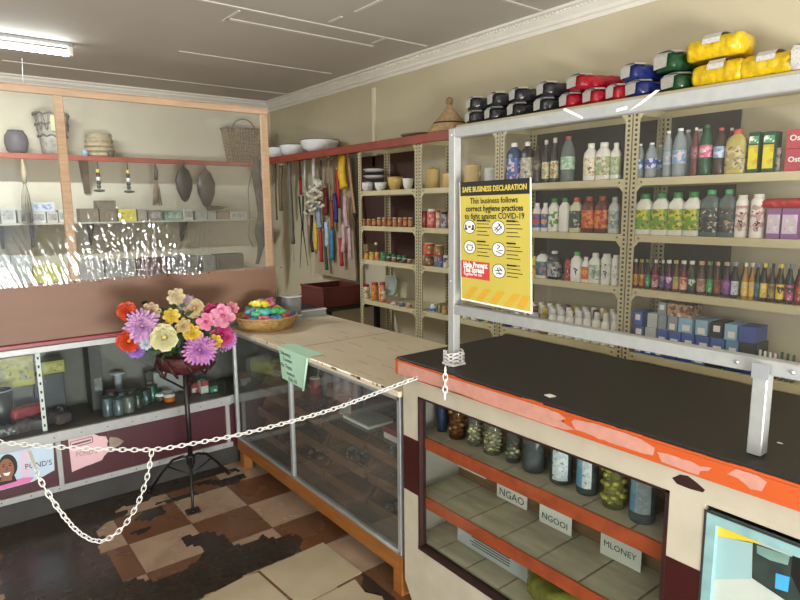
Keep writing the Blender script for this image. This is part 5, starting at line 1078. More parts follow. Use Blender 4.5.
# ------------------------------------------------------------ low red tray box beyond the middle cabinet
t = thing('work_table', (2.75, 4.55, 0), 'low dark table in the back right corner under the red box', 'table')
part('tabletop', MB().bbox(2.35, 3.1, 4.2, 5.1, .70, .73, .004), DARKP, t)
for x in (2.38, 3.04):
    for y in (4.23, 5.04): part('leg', MB().box(x, x+.04, y, y+.04, 0, .70), DARKP, t)
def bx4(pts, X0, d): return MB().prism([onx(a, b_, X0) for a, b_ in pts], (d, 0, 0))
q0, q1 = onx(302, 305, 2.5), onx(354, 301, 2.5)
t = thing('red_tray_box', (2.6, 4.6, .731), 'dark red open box on the table beyond the cream cabinet top', 'box')
zt = z_at(291, 2.4, 4.6); y0_, y1_ = y_at(355, 2.5, .85), y_at(301, 2.5, .85); y0_ = max(y0_, 4.22); y1_ = min(y1_, 5.08)
tbx = MB().bbox(2.5, 2.52, y0_, y1_, .7315, .90, .003).bbox(2.88, 2.90, y0_, y1_, .7315, .90, .003).bbox(2.52, 2.88, y0_, y0_+.02, .7315, .90, .003).bbox(2.52, 2.88, y1_-.02, y1_, .7315, .90, .003).box(2.52, 2.88, y0_+.02, y1_-.02, .732, .742)
part('box_body', tbx, mat('#5a2420', .5, var=.15), t); part('box_lip', MB().bbox(2.492, 2.499, y0_, y1_, .885, .905, .003), mat('#6a2c26', .5), t)
for k in range(4):
    yy = y0_+.09+k*(y1_-y0_-.18)/3; o_ = MB().ico((2.7, yy, .79), .042, 2, sc=(1.3, 1, 1), jit=.05); o = solo('dark_bundle', o_, mat(('#2c2420', '#3a2c24', '#4a3a2c', '#2c3a2c')[k], .8, var=.4, vs=30, bump=.5), f'{("black", "dark brown", "tan brown", "dark green")[k]} bundle lying in the dark red box', 'bundle', 'bundles in the dark red box')
# ------------------------------------------------------------ on the cream cabinet top: basket, jars, tray
zc = .8632
c0 = onz(259, 321, zc+.02); r = abs(x_at(230, c0.y, zc+.05)-x_at(288, c0.y, zc+.05))/2*.97
c0 = V((max(c0.x, 1.335+r*.32), min(c0.y, 3.385-r), zc))
bt = thing('woven_bowl_basket', (c0.x, c0.y, zc), 'round straw basket heaped with colourful wrapped pieces on the cream top', 'basket')
hB = .075; strw = mat('#b8935c', .7, var=.35, vs=50, bump=.5)
link('basket_body', MB().lathe([(.78*r, 0), (.9*r, .35*hB), (r, hB), (.95*r, hB), (.85*r, .4*hB), (.7*r, .15*hB), (0, .12*hB)], n=36).mesh('b', strw), (0, 0, 0), bt)
for k in range(6):
    f_ = (k+.5)/6; rr_ = r*(.79+.22*f_)
    link('coil', MB().tube([(rr_*math.cos(a*.1745), rr_*math.sin(a*.1745), f_*hB) for a in range(36)], hB/6*.45, 5, closed=True).mesh('c', strw), (0, 0, 0), bt)
PC = ['#c8606a', '#d8c840', '#4a9ac0', '#4aa868', '#c84a60', '#5a70a8', '#e0d050', '#d07888', '#50b0a8', '#d89aa0']
random.seed(11)
NMZ = {'#c8606a': 'pink', '#d8c840': 'yellow', '#4a9ac0': 'sky blue', '#4aa868': 'green', '#c84a60': 'rose red', '#5a70a8': 'dull blue', '#e0d050': 'lemon yellow', '#d07888': 'salmon pink', '#50b0a8': 'turquoise', '#d89aa0': 'pale pink'}
cnt = {}
for k in range(52):
    lay = 0 if k < 22 else (1 if k < 40 else 2); rad = (.72, .50, .25)[lay]*r*math.sqrt(((k*7) % 18+1)/18); a = k*2.4
    x, y, z = c0.x+rad*math.cos(a), c0.y+rad*math.sin(a), zc+.066+lay*.038
    cl = PC[k % 10]; cnt[cl] = cnt.get(cl, 0)+1
    yw = random.uniform(0, 3.1); M_ = Matrix.Translation((x, y, z)) @ Matrix.Rotation(yw, 4, 'Z') @ Matrix.Rotation(random.uniform(-.3, .3), 4, 'Y')
    mb = MB(); pts = [M_ @ V((q*.014, .008*math.sin(q*1.3), .005*math.cos(q*2))) for q in range(-4, 5)]
    mb.tube(pts, [.006, .014, .020, .022, .020, .022, .020, .014, .006], 8)
    o = solo('wrapped_piece', mb, mat(cl, .35, var=.2, vs=40, bump=.3), f'{NMZ[cl]} wrapped piece in the {("bottom", "middle", "top")[lay]} of the straw basket heap', 'trinket', f'{NMZ[cl]} pieces, {("bottom", "middle", "top")[lay]} of the straw basket')
def plastic_tub(px0, px1, pt, py, label, fillc, hh=None, x=None):
    a = onz(px0, py, zc); b_ = onz(px1, py, zc); c_ = (a+b_)/2; r_ = (a-b_).length/2; c_.y = min(c_.y, 3.36-r_); c_.x = x_at((px0+px1)/2, c_.y, zc)
    h = z_at(pt, c_.x, c_.y)-zc
    t = thing('plastic_tub', (c_.x, c_.y, zc+.0005), label, 'tub', 'clear plastic tubs on the cream top')
    cm = mat('#b8bcc0', .15, var=.05, alpha=.45)
    link('tub_wall', MB().lathe([(r_*.9, 0), (r_*.95, h*.5), (r_, h), (r_*.97, h), (r_*.9, h*.5), (r_*.86, .004), (0, .004)], n=24, sq=.5).mesh('w', cm), (0, 0, 0), t)
    mb = MB()
    for k in range(14): mb.ico((r_*.55*math.cos(k*2.4)*((k % 5+2)/6), r_*.55*math.sin(k*2.4)*((k % 5+2)/6), .012+h*.35*((k % 4)/4)), .012, 1)
    o = link('contents', mb.mesh('c', mat(fillc, .5, var=.5, vs=50)), (0, 0, 0), t); o['kind'] = 'stuff'
    link('rim', MB().lathe([(r_*1.0, 0), (r_*1.06, .002), (r_*1.06, .006), (r_, .007)], n=24, sq=.5).mesh('r', mat('#dcdee0', .2)), (0, 0, h-.004), t)
plastic_tub(284, 300, 296, 313, 'clear plastic tub standing right behind the straw basket', '#8a9088')
def tray_box(pts, h, label, fc):
    P = [onz(a, b_, zc) for a, b_ in pts]; xs = [p_.x for p_ in P]; ys = [p_.y for p_ in P]; xa, xb, ya, yb = min(xs), max(xs), min(ys), max(ys)
    yb = min(yb, 3.36); xb = min(xb, 1.985)
    t = thing('plastic_tray', ((xa+xb)/2, (ya+yb)/2, zc+.0005), label, 'tray', 'clear plastic trays on the cream top'); cm = mat('#c8ccd0', .15, var=.05, alpha=.5); w_ = MB()
    w_.bbox(xa, xb, ya, ya+.004, zc+.001, zc+h).bbox(xa, xb, yb-.004, yb, zc+.001, zc+h).bbox(xa, xa+.004, ya+.004, yb-.004, zc+.001, zc+h).bbox(xb-.004, xb, ya+.004, yb-.004, zc+.001, zc+h).box(xa, xb, ya, yb, zc+.0006, zc+.003)
    part('tray_wall', w_, cm, t); part('tray_rim', MB().bbox(xa-.004, xb+.004, ya-.004, ya, zc+h-.006, zc+h).bbox(xa-.004, xa, ya, yb, zc+h-.006, zc+h), WHITE, t)
    mb = MB(); random.seed(3)
    for k in range(26): mb.ico((random.uniform(xa+.02, xb-.02), random.uniform(ya+.02, yb-.02), zc+.014+random.uniform(0, h*.45)), .011, 1, jit=.2)
    part('contents', mb, mat(fc, .5, var=.6, vs=60), t)['kind'] = 'stuff'
tray_box([(290, 317), (305, 311), (321, 310), (325, 315)], .045, 'clear rectangular plastic tray with small brown goods, right one', '#a89888')
tray_box([(284, 319), (300, 321), (289, 317)], .04, 'small clear plastic tray with dark purple goods, left one', '#3a3a5a')
# green handwritten notice hanging over the front edge
XN = 1.331
P = [onx(278.5, 344, XN), onx(308, 353, XN), onx(304, 389.5, XN), onx(282.5, 378, XN)]
P[0].z = P[1].z = .8655
t = thing('handwritten_notice', P[3], 'pale green handwritten notice hanging over the cream cabinet edge', 'notice')
mb = MB(); mb.prism([P[3], P[2], P[1], P[0]], (-.0008, 0, 0)); mb.prism([P[1]+V((-.0008, 0, -.001)), P[0]+V((-.0008, 0, -.001)), P[0]+V((.09, .004, -.001)), P[1]+V((.09, .004, -.001))], (0, 0, .0008))
nm_ = mat('#a9cdb4', .7, var=.04)
part('paper', mb, nm_, t); part('curled_edge', MB().tube([P[1]+V((-.004, 0, -.002)), P[2]+V((-.006, -.002, -.004))], .0055, 8), nm_, t)
tt = MB(); xd = (P[1]-P[0]); L0 = xd.length; xd2 = V((0, -1, -.03))
for s, u, v, sz in (('Dispensing', .08, .036, .078), ('Counter', .16, .066, .09), ('No Texts', .06, .100, .10), ('method', .28, .130, .085), ('Kshs 50', .34, .158, .09)):
    z_ = P[0].z-v+.01; textmb(s, L0*sz, (XN-.0016, P[0].y-L0*u*.9-v*.03, z_-.006), xd2, (0, -.05, 1), depth=.0002, bold=.0002, mb=tt)
part('handwriting', tt, mat('#2a3a3a', .6, var=0), t)
# ------------------------------------------------------------ flower stand and bouquet
sx_, sy_ = 1.0, 3.14
t = thing('flower_stand', (sx_, sy_, 0), 'black metal tripod flower stand in the corner before the showcases', 'stand')
part('pole', MB().tube([(sx_, sy_, .16), (sx_, sy_, .74)], .013, 10), BLACK, t)
part('collar', MB().lathe([(.02, 0), (.022, .003), (.022, .05), (.018, .053)], c=(sx_, sy_, .18), n=12), BLACK, t)
feet = [onz(193, 512, 0), onz(148, 489, 0), onz(228, 475, 0)]
for k, f_ in enumerate(feet):
    f_ = V((f_.x, min(f_.y, 3.33), .008)); d = f_-V((sx_, sy_, 0)); hub = V((sx_, sy_, .215))
    pts = [hub, hub+V((d.x*.18, d.y*.18, .006)), hub+V((d.x*.42, d.y*.42, -.02)), hub+V((d.x*.7, d.y*.7, -.10)), V((f_.x, f_.y, .008))]
    lg = part('leg', MB().tube(pts, .0075, 8), BLACK, t); part('foot', MB().tube([V((f_.x, f_.y, .007)), V((f_.x+d.x*.07, f_.y+d.y*.07, .007))], .0065, 8), BLACK, lg)
    part('brace', MB().tube([V((sx_, sy_, .12)), hub+V((d.x*.55, d.y*.55, -.06))], .004, 6), BLACK, t)
for s in (-1, 1): part('arm', MB().tube([(sx_, sy_, .60), (sx_+s*.13, sy_-.02, .70), (sx_+s*.14, sy_-.02, .745)], .006, 6), BLACK, t)
bz = .70
bk2 = MB().lathe([(.07, 0), (.11, .02), (.135, .06), (.14, .10), (.13, .10), (.11, .03), (0, .02)], c=(sx_, sy_-.01, bz), n=28)
bko = part('planter_basket', bk2, mat('#4a1c18', .6, var=.5, vs=40, bump=.8), t)
for k in range(10):
    a = k*.628; part('basket_scroll', MB().tube([(sx_+.135*math.cos(a), sy_-.01+.135*math.sin(a), bz+.09), (sx_+.15*math.cos(a+.2), sy_-.01+.15*math.sin(a+.2), bz+.04), (sx_+.12*math.cos(a+.3), sy_-.01+.12*math.sin(a+.3), bz-.0), (sx_+.10*math.cos(a+.1), sy_-.01+.10*math.sin(a+.1), bz+.03)], .007, 6), mat('#3a1614', .6), bko)
bq = thing('flower_bouquet', (sx_, sy_-.01, bz+.10), 'mixed artificial bouquet of mauve, cream, yellow and pink flowers on the stand', 'flowers')
random.seed(5)
def petalmb(mb, c, nrm, r, n, layers, cup, width, mi=0, twist=0, point=.2):
    nrm = V(nrm).normalized(); a0 = nrm.orthogonal().normalized(); b0 = nrm.cross(a0)
    for l in range(layers):
        f = 1-l*.72/max(1, layers-.2); e = cup[0]+(cup[1]-cup[0])*l/max(1, layers-1)
        for k in range(n):
            a = 2*math.pi*(k+.5*l+random.uniform(-.2, .2))/n; d = a0*math.cos(a)+b0*math.sin(a); s = nrm.cross(d)
            el = e+random.uniform(-.12, .12); rr = r*f*random.uniform(.9, 1.08); w = width*rr
            p0 = c+nrm*(.03*r*l); dr = (d*math.cos(el)+nrm*math.sin(el)); bend = nrm*(-.12*rr)
            rows = [(0, .25), (.35, .8), (.7, 1.0), (.92, .65), (1.0, point)]
            vs = []
            for q, ww in rows:
                m_ = p0+dr*(rr*q)+bend*(q*q); lift = nrm*(w*.28*ww)
                vs += [m_-s*(w*ww*.5)+lift, m_, m_+s*(w*ww*.5)+lift]
            fs = [];
            for i in range(4): fs += [(i*3, i*3+1, i*3+4, i*3+3), (i*3+1, i*3+2, i*3+5, i*3+4)]
            mb.add(vs, fs, mi, True)
def petmat(c1, c2): 
    key = ('pet', c1, c2)
    if key in MC: return MC[key]
    m, nt, out = newmat('petal'); L = nt.links.new; tc = N(nt, 'ShaderNodeTexCoord'); nz = N(nt, 'ShaderNodeTexNoise', Scale=38.0, Detail=2.0); L(tc.outputs['Object'], nz.inputs['Vector'])
    n_ = N(nt, 'ShaderNodeMixRGB'); n_.inputs[1].default_value = tuple(x*.72 for x in s2l(c1)[:3])+(1,); n_.inputs[2].default_value = tuple(x*.78 for x in s2l(c2)[:3])+(1,)
    mr = N(nt, 'ShaderNodeMapRange'); mr.inputs[1].default_value = .35; mr.inputs[2].default_value = .65; L(nz.outputs[0], mr.inputs[0]); L(mr.outputs[0], n_.inputs[0])
    p = N(nt, 'ShaderNodeBsdfPrincipled', Roughness=.6); L(n_.outputs[0], p.inputs['Base Color']); L(p.outputs[0], out.inputs[0]); MC[key] = m; return m
def fpos(px, py, y): return ony(px, py, y)
def flower(kind, px, py, y, rpx, c1, c2, cc, label, nrm=None):
    c = fpos(px, py, y); r = 1.04*rpx*(c-O).dot(fwd)/F; view = (O-c).normalized(); nrm = (view+V(nrm or (0, 0, 0))).normalized()
    mb = MB()
    if kind == 'mum': petalmb(mb, c, nrm, r, 24, 5, (.05, 1.2), .20)
    elif kind == 'rose': petalmb(mb, c-nrm*r*.25, nrm, r*1.0, 7, 6, (.35, 1.35), .95, point=.6)
    elif kind == 'lily': petalmb(mb, c-nrm*r*.3, nrm, r*1.05, 6, 1, (.55, .55), .66, point=.12); petalmb(mb, c-nrm*r*.3, nrm, r*.9, 3, 1, (.8, .8), .5)
    elif kind == 'daisy': petalmb(mb, c, nrm, r, 8, 4, (.15, 1.2), .62, point=.3)
    fo_ = part('flower', mb, petmat(c1, c2), bq, label, base=c)
    cb_ = MB().ico(c+nrm*r*(.12 if kind != 'rose' else .3), r*.16, 1); part('flower_centre', cb_, mat(cc, .6, var=.3, vs=60), fo_)
    part('stem', MB().tube([c-nrm*r*.15, (c+V((sx_, sy_, bz+.1)))/2+V((0, .0, .0)), V((sx_+random.uniform(-.06, .06), sy_+random.uniform(-.04, .04), bz+.10))], .004, 5), mat('#3a5a34', .6), fo_)
Y0 = 2.98
flower('mum', 142, 326, Y0, 17.5, '#b07ac0', '#d8a8c8', '#d8b8a8', 'large mauve chrysanthemum on the left')
flower('mum', 200, 350, Y0-.03, 16.5, '#b06ac8', '#d890b8', '#d8a8a0', 'large mauve chrysanthemum, lower right')
flower('rose', 164, 337, Y0-.05, 14.5, '#e0dcae', '#d0c890', '#d8c878', 'big cream rose at the centre')
flower('rose', 194, 308, Y0+.06, 10, '#d8c498', '#c8a878', '#c89868', 'pale peach rose at the top')
flower('daisy', 171, 316, Y0+.02, 8.5, '#d8b02c', '#e0c850', '#8a6a20', 'yellow flower above the cream rose')
flower('daisy', 192, 333, Y0, 9, '#e0b020', '#d8c048', '#b07a20', 'golden yellow flower right of the rose')
flower('daisy', 183, 326, Y0+.0, 8, '#d0bc88', '#c0a060', '#a88a58', 'small straw-coloured flower')
flower('lily', 206, 322, Y0, 10, '#e07aa0', '#e898b0', '#b02c58', 'light pink lily')
flower('rose', 213, 313, Y0+.05, 10, '#c02868', '#a01c50', '#801c40', 'magenta flower at the upper right')
flower('lily', 223, 316, Y0+.0, 13, '#e080a8', '#e8a8b8', '#c84878', 'pink lily at the far right')
flower('rose', 222, 335, Y0+.02, 11, '#b81c68', '#d04888', '#901048', 'magenta rose at the right')
flower('mum', 225, 340, Y0+.06, 11.5, '#b070c0', '#d090c0', '#a02868', 'mauve flower behind the magenta rose')
flower('rose', 127, 312, Y0+.06, 10, '#c83818', '#d85828', '#a02810', 'orange-red flower at the upper left')
flower('rose', 129, 341, Y0+.02, 12, '#d84818', '#b82810', '#d88820', 'orange-red flower at the lower left')
flower('mum', 136, 349, Y0+.03, 9.5, '#8a58b8', '#a878c8', '#6a3a98', 'purple flower below the orange one')
flower('daisy', 176, 297, Y0+.08, 9, '#c8b088', '#d8c8a0', '#a08858', 'cream flower at the very top')
flower('mum', 186, 303, Y0+.08, 9, '#9a8098', '#b8a0a8', '#8a7088', 'dusty lilac flower behind the peach rose')
flower('daisy', 152, 311, Y0+.06, 9, '#b89c78', '#d0b890', '#8a7048', 'beige flower behind the mauve one')
flower('daisy', 215, 342, Y0+.0, 7.5, '#d8a020', '#e0c040', '#b07010', 'small amber flower')
flower('daisy', 146, 344, Y0-.02, 6, '#c8ccd8', '#b0b8c8', '#9098a8', 'small pale blue-white flower')
flower('daisy', 232, 308, Y0+.08, 7, '#d87a88', '#e0989c', '#c05060', 'small pink bud at the far right')
lf = MB()
for k in range(130):
    px, py = random.uniform(126, 226), random.uniform(304, 356); c = ony(px, py, random.uniform(3.02, 3.16)); d = V((random.uniform(-1, 1), random.uniform(-.8, .2), random.uniform(-.6, 1))).normalized(); s = d.cross(V((0, 1, .2))).normalized()*.014; l_ = random.uniform(.035, .07)
    lf.add([c, c+d*l_*.5+s, c+d*l_, c+d*l_*.5-s], [(0, 1, 2, 3)], 0)
part('foliage', lf, mat('#3a5236', .6, var=.4, vs=12), bq)['kind'] = 'stuff'
# ------------------------------------------------------------ chains
def chain(pts, label, name='plastic_chain', pitch=.021, r=.0021, grp=None):
    P = [V(p) for p in pts]
    # densify along a smooth curve
    D = []
    for i in range(len(P)-1):
        p0, p1, p2, p3 = P[max(i-1, 0)], P[i], P[i+1], P[min(i+2, len(P)-1)]
        for k in range(24):
            u = k/24; D.append(.5*((2*p1)+(p2-p0)*u+(2*p0-5*p1+4*p2-p3)*u*u+(3*p1-p0-3*p2+p3)*u*u*u))
    D.append(P[-1]); mb = MB(); acc = 0; last = D[0]; k = 0; pos = D[0]; nxt = 0.0
    for i in range(1, len(D)):
        seg = (D[i]-D[i-1]); l_ = seg.length
        while acc+l_ >= nxt:
            c = D[i-1]+seg*((nxt-acc)/l_); t_ = seg.normalized(); a = t_.cross(V((0, 0, 1))).normalized() if abs(t_.z) < .95 else t_.cross(V((0, 1, 0))).normalized(); b_ = a.cross(t_)
            ang = math.radians(35+90*(k % 2))+.006*k; w = a*math.cos(ang)+b_*math.sin(ang)
            ring = [c+t_*(pitch*.72*math.cos(q*.7854))+w*(pitch*.36*math.sin(q*.7854)) for q in range(8)]
            mb.tube(ring, r, 5, closed=True); k += 1; nxt += pitch
        acc += l_
    o = solo(name, mb, mat('#dcdad6', .35, var=.05), label, 'chain', grp); return o
HP = V((1.372, 1.50, 1.04))
mid = None
def raypt(px, py, dist): d = ray(px, py); h_ = math.hypot(d.x, d.y); return O+d*(dist/h_)
A0 = onx(446, 367, 1.365); pts = [A0]
dA = math.hypot(A0.x, A0.y); J = raypt(152, 449.5, 2.30)
for px, py, f_ in ((400, 384, .2), (330, 410, .45), (250, 432, .72), (190, 444, .9)): pts.append(raypt(px, py, dA+(2.30-dA)*f_))
pts.append(J)
for px, py, f_ in ((100, 449, 2.36), (50, 446.5, 2.42), (0, 442, 2.5), (-60, 432, 2.6)): pts.append(raypt(px, py, f_))
pts += [V((-.9, 2.35, .62)), V((-1.5, 2.3, .78)), V((-1.99, 2.25, .98))]
chain(pts, 'long white chain slung from the screen post across to the left')
chain([raypt(151.5, 453, 2.292), raypt(147, 478, 2.26), raypt(137, 505, 2.2), raypt(122, 528, 2.14), raypt(101, 541, 2.08), raypt(80, 533, 2.05), raypt(60, 511, 2.04), raypt(42, 483, 2.06), raypt(34, 465, 2.15), raypt(29, 451, 2.35)], 'white chain drooping in a loop below the long chain')
chain([onx(445.3, 371, 1.303), onx(445.2, 382, 1.302), onx(445, 397, 1.302)], 'short end of white chain hanging down the orange edge')
for k, (z0_) in enumerate((1.022, 1.035, 1.048)):
    ring = [(1.40+.032*math.cos(a*.3142), 1.49+.032*math.sin(a*.3142), z0_+.003*math.sin(a)) for a in range(21)]
    chain(ring, f'{("lowest", "middle", "top")[k]} turn of white chain wrapped around the screen post foot', 'chain_loop', pitch=.017, grp='chain turns around the post')
# ------------------------------------------------------------ inside the front counter
def storage_jar(px0, px1, zb, X, h, glass, fill, fh, lidc, label, lab=None, chunk=None, grp='storage jars on the upper counter shelf'):
    ya, yb = y_at(px0, X, zb+.08), y_at(px1, X, zb+.08); yc = (ya+yb)/2; r = abs(ya-yb)/2*math.cos(math.atan2(yc, X))
    t = thing('glass_jar', (X, yc, zb+.0008), label, 'jar', grp)
    gm = mat(glass, .08, var=.03, alpha=.22)
    link('jar_wall', MB().lathe([(.92*r, 0), (r, .03*h), (r, .80*h), (.85*r, .88*h), (.82*r, .92*h)], n=22).mesh('w', gm), (0, 0, 0), t)
    if lidc: link('lid', MB().lathe([(.86*r, 0), (.88*r, .01), (.88*r, .085*h), (.8*r, .09*h), (0, .09*h)], n=22).mesh('lid', mat(lidc, .35)), (0, 0, .91*h), t)
    if fill:
        if chunk:
            mb = MB(); random.seed(int(px0)); n_ = chunk[0]
            for k in range(n_):
                a = k*2.39996; q = r*.80*math.sqrt(((k*13) % n_+.5)/n_) if k % 3 else r*.84; mb.ico((q*math.cos(a), q*math.sin(a), .012+fh*h*k/n_), chunk[1]*random.uniform(.8, 1.2), 1, sc=(1, 1, .7), jit=.12)
            o = link('contents', mb.mesh('c', mat(fill, .45, var=.55, vs=45)), (0, 0, 0), t); o['kind'] = 'stuff'
        else: link('contents', MB().lathe([(.85*r, .006), (.93*r, .04*h), (.93*r, fh*h), (0, fh*h+.002)], n=18).mesh('c', mat(fill, .5, var=.4, vs=35)), (0, 0, 0), t)
    if lab:
        lm = labelmat(*lab[0]); a0, a1 = math.radians(lab[1]), math.radians(lab[2]); n = 8; mb = MB(); vs = []
        for z in (lab[3]*h, lab[4]*h):
            for i in range(n+1): a = a0+(a1-a0)*i/n; vs.append((r*1.012*math.cos(a), r*1.012*math.sin(a), z))
        mb.add(vs, [(i, i+1, n+2+i, n+1+i) for i in range(n)], 0); link('label', mb.mesh('l', lm), (0, 0, 0), t)
        if len(lab) > 5:
            lm2 = labelmat(*lab[5]); a0, a1 = math.radians(lab[6]), math.radians(lab[7]); vs = []
            for z in (lab[3]*h, lab[4]*h):
                for i in range(n+1): a = a0+(a1-a0)*i/n; vs.append((r*1.012*math.cos(a), r*1.012*math.sin(a), z))
            mb = MB().add(vs, [(i, i+1, n+2+i, n+1+i) for i in range(n)], 0); link('label', mb.mesh('l', lm2), (0, 0, 0), t)
zs = .701; JX = 1.475
storage_jar(437, 447, zs, JX, .15, '#5a6a80', '#3a4f78', .75, None, 'blue patterned jar at the far left of the counter shelf')
storage_jar(449, 466, zs, JX, .155, '#8a5a30', '#8a5f34', .8, '#6a5a48', 'amber jar with round tan pieces on the counter shelf', chunk=(40, .012))
storage_jar(468, 482, zs, JX, .13, '#a8a898', '#b5aa7c', .5, '#b8b8b0', 'clear jar heaped with pale dried flowers, left one', chunk=(45, .009))
storage_jar(483.5, 503, zs, JX, .15, '#a8a898', '#c0b078', .45, '#9a9a94', 'large clear jar of pale yellow dried buds', chunk=(60, .009))
storage_jar(506, 521, zs, JX, .15, '#8a8a80', '#b0a680', .3, '#5a5a54', 'dim clear jar a third full of pale buds', chunk=(22, .010))
storage_jar(523, 546, zs, JX, .15, '#8f9494', '#4a4845', .4, '#6a6a66', 'clear jar nearly empty, beside the first printed label')
LW = ('#c4c8c8', '#b0b4b6', '#6a7076', 60); LB = ('#5a8aa8', '#7aa0b4', '#4a7a5a', 18)
storage_jar(550, 573.5, zs, JX, .155, '#8a9090', '#3a3a38', .5, '#4a4a48', 'jar with a plain white fine-print label on the counter shelf', lab=(LW, 170, 250, .1, .80))
storage_jar(577, 599, zs, JX, .16, '#8a9090', '#3a3a36', .45, '#3a3a3a', 'jar with a half white, half blue landscape label', lab=(LW, 185, 235, .15, .88, LB, 126, 184))
storage_jar(603, 627, zs, JX-.01, .155, '#a8a870', '#a8a23c', .9, '#8a8a60', 'jar packed full of yellow-green and purple rings', chunk=(70, .012))
storage_jar(630, 657, zs, JX-.02, .155, '#9aa0a2', '#5a5c5c', .3, '#5a5c60', 'rightmost jar with faded grey and blue label', lab=(('#9aa2a8', '#8a9298', '#b4b8ba', 50), 175, 245, .2, .9, LB, 140, 174))
for k, (a, b_, s) in enumerate(((455, 486, ''), (497, 527, 'NGAO'), (539.5, 571.5, 'NGOOI'), (600.5, 641, 'MLONEY'))):
    X = (1.6125, 1.595, 1.5, 1.5)[k]
    if k > 1: X = min(1.6, onz(((0, 0, 539.5, 600.5))[k], (0, 0, 521, 553)[k], .466).x)
    ya, yb = y_at(a, X, .5), y_at(b_, X, .5)
    lbs = ('blank white card leaning at the back of the counter, left of the lettered ones', 'white card handwritten NGAO at the back of the lower counter shelf', 'white card handwritten NGOOI at the back of the lower counter shelf', 'large white card handwritten MLONEY at the back of the lower counter shelf')
    t = thing('shelf_card', (X, (ya+yb)/2, .4665), lbs[k], 'card', None if k else None)
    part('card', MB().box(X, X+.0015, yb, ya, .4665 if k else .50, .60), PAPER, t)
    if s:
        L_ = ya-yb; tx_ = textmb(s, L_*(.28 if len(s) < 5 else .24 if len(s) < 6 else .205), (X-.001, ya-L_*.08, (.4665+.014, .4665+.018, .4665+.032)[k-1]), (0, -1, -.02), (0, 0, 1), depth=.0002, bold=0)
        part('handwriting', tx_, mat('#20242c', .6, var=0), t)
q0, q1 = y_at(457, 1.48, .34), y_at(528, 1.48, .34)
t = thing('printed_carton', (1.53, (q0+q1)/2, .283), 'white printed carton on the bottom of the front counter', 'box')
part('box_body', MB().bbox(1.48, 1.60, q1, q0, .2835, .395, .003), mat('#a8aaa8', .6, var=.08), t)
pr = MB()
for k in range(8): pr.box(1.4794, 1.4798, q1+.08, q0-.07-.01*(k % 3), .375-.01*k, .379-.01*k)
part('fine_print', pr, mat('#3a3c40', .6), t)
yq = y_at(540, 1.42, .32); bag('plastic_bag', (1.46, yq-.02, .284), .18, .11, .09, '#8a863a', 'yellow-green plastic bag on the bottom of the front counter', None, 'bag', 'x', stickers=False, yaw=1.2, seed=4, alpha=.8)
link_fix = 0
wire = MB().tube([onx(430, 552, 1.46), onx(455, 560, 1.46), onx(470, 575, 1.44), onx(480, 588, 1.42)], .003, 5)
# ------------------------------------------------------------ inside the middle cabinet
WB = mat('#7a5432', .6, var=.3, vs=9, stretch=(6, 1, 6)); BW = .36
def wooden_bin(y0_, z0_, x0_, label, fill=None, hh=.13, dd=.40):
    t = thing('wooden_bin', (x0_+dd/2, y0_+BW/2, z0_), label, 'bin', 'open wooden bins in the middle cabinet')
    prof = [(x0_, z0_), (x0_, z0_+.045), (x0_+.03, z0_+.055), (x0_+.07, z0_+hh-.015), (x0_+.10, z0_+hh), (x0_+dd, z0_+hh), (x0_+dd, z0_)]
    for yy in (y0_+.002, y0_+BW-.014): part('side_panel', MB().prism([(x, yy, z) for x, z in prof][::-1], (0, .012, 0)), WB, t)
    part('front_lip', MB().box(x0_, x0_+.012, y0_+.014, y0_+BW-.014, z0_, z0_+.045), WB, t)
    part('bin_floor', MB().box(x0_+.012, x0_+dd, y0_+.014, y0_+BW-.014, z0_, z0_+.008), WB, t)
    if fill:
        mb = MB(); random.seed(int(y0_*100+z0_*1000))
        for k in range(int(fill[1]*.8)):
            u, v = random.random(), random.random(); mb.ico((x0_+.03+u*.2, y0_+.03+v*(BW-.08), z0_+.015+.02*(1-abs(2*v-1))*random.random()), fill[2]*random.uniform(.7, 1.3), 1, jit=.25)
        part('contents', mb, mat(fill[0], .3, var=.7, vs=60), t)['kind'] = 'stuff'
FL = {(0, 0): ('#b0a890', 20, .012), (0, 1): ('#9a9cA0'.lower(), 60, .009), (1, 1): ('#8a9a94', 110, .008), (0, 2): ('#a0a4a4', 50, .010), (2, 0): ('#b8b08a', 16, .012), (3, 0): ('#a8542c', 8, .02), (3, 2): ('#8a5a34', 10, .03), (2, 2): ('#5a4a58', 10, .03)}
pn_ = ['nearest the front counter', 'second from the front counter', 'third from the front counter', 'farthest from the front counter']; ln_ = ['bottom', 'middle', 'top']
for j in range(3):
    for i in range(4):
        wooden_bin(1.775+i*.385, .1795+j*.135, 1.47-.0*j, f'wooden bin in the {ln_[j]} tier, {pn_[i]}', FL.get((i, j)), dd=.42)
def pbox(name, px0, px1, pt, pb_, X, d, c_, label, cat, zb=None, grp=None, extra=None):
    ya, yb = y_at(px0, X, .6), y_at(px1, X, .6); yc = (ya+yb)/2; z0_ = zb if zb is not None else z_at(pb_, X, yc); z1_ = z_at(pt, X, yc)
    if z1_ < z0_+.01: z1_ = z0_+.03
    t = thing(name, (X+d/2, yc, z0_), label, cat, grp); part('body', MB().bbox(X, X+d, yb, ya, z0_, z1_, .002), c_ if not isinstance(c_, str) else mat(c_, .5, var=.15, vs=14), t)
    if extra:
        for nm, (f0, f1, g0, g1, cc) in extra.items(): part(nm, MB().box(X-.0008, X, yb+(ya-yb)*f0, yb+(ya-yb)*f1, z0_+(z1_-z0_)*g0, z0_+(z1_-z0_)*g1), mat(cc, .5), t)
    return t
zg = .5915
t = thing('stacked_book', (1.50, 1.87, zg), 'red covered box with white lower half on the glass shelf', 'box')
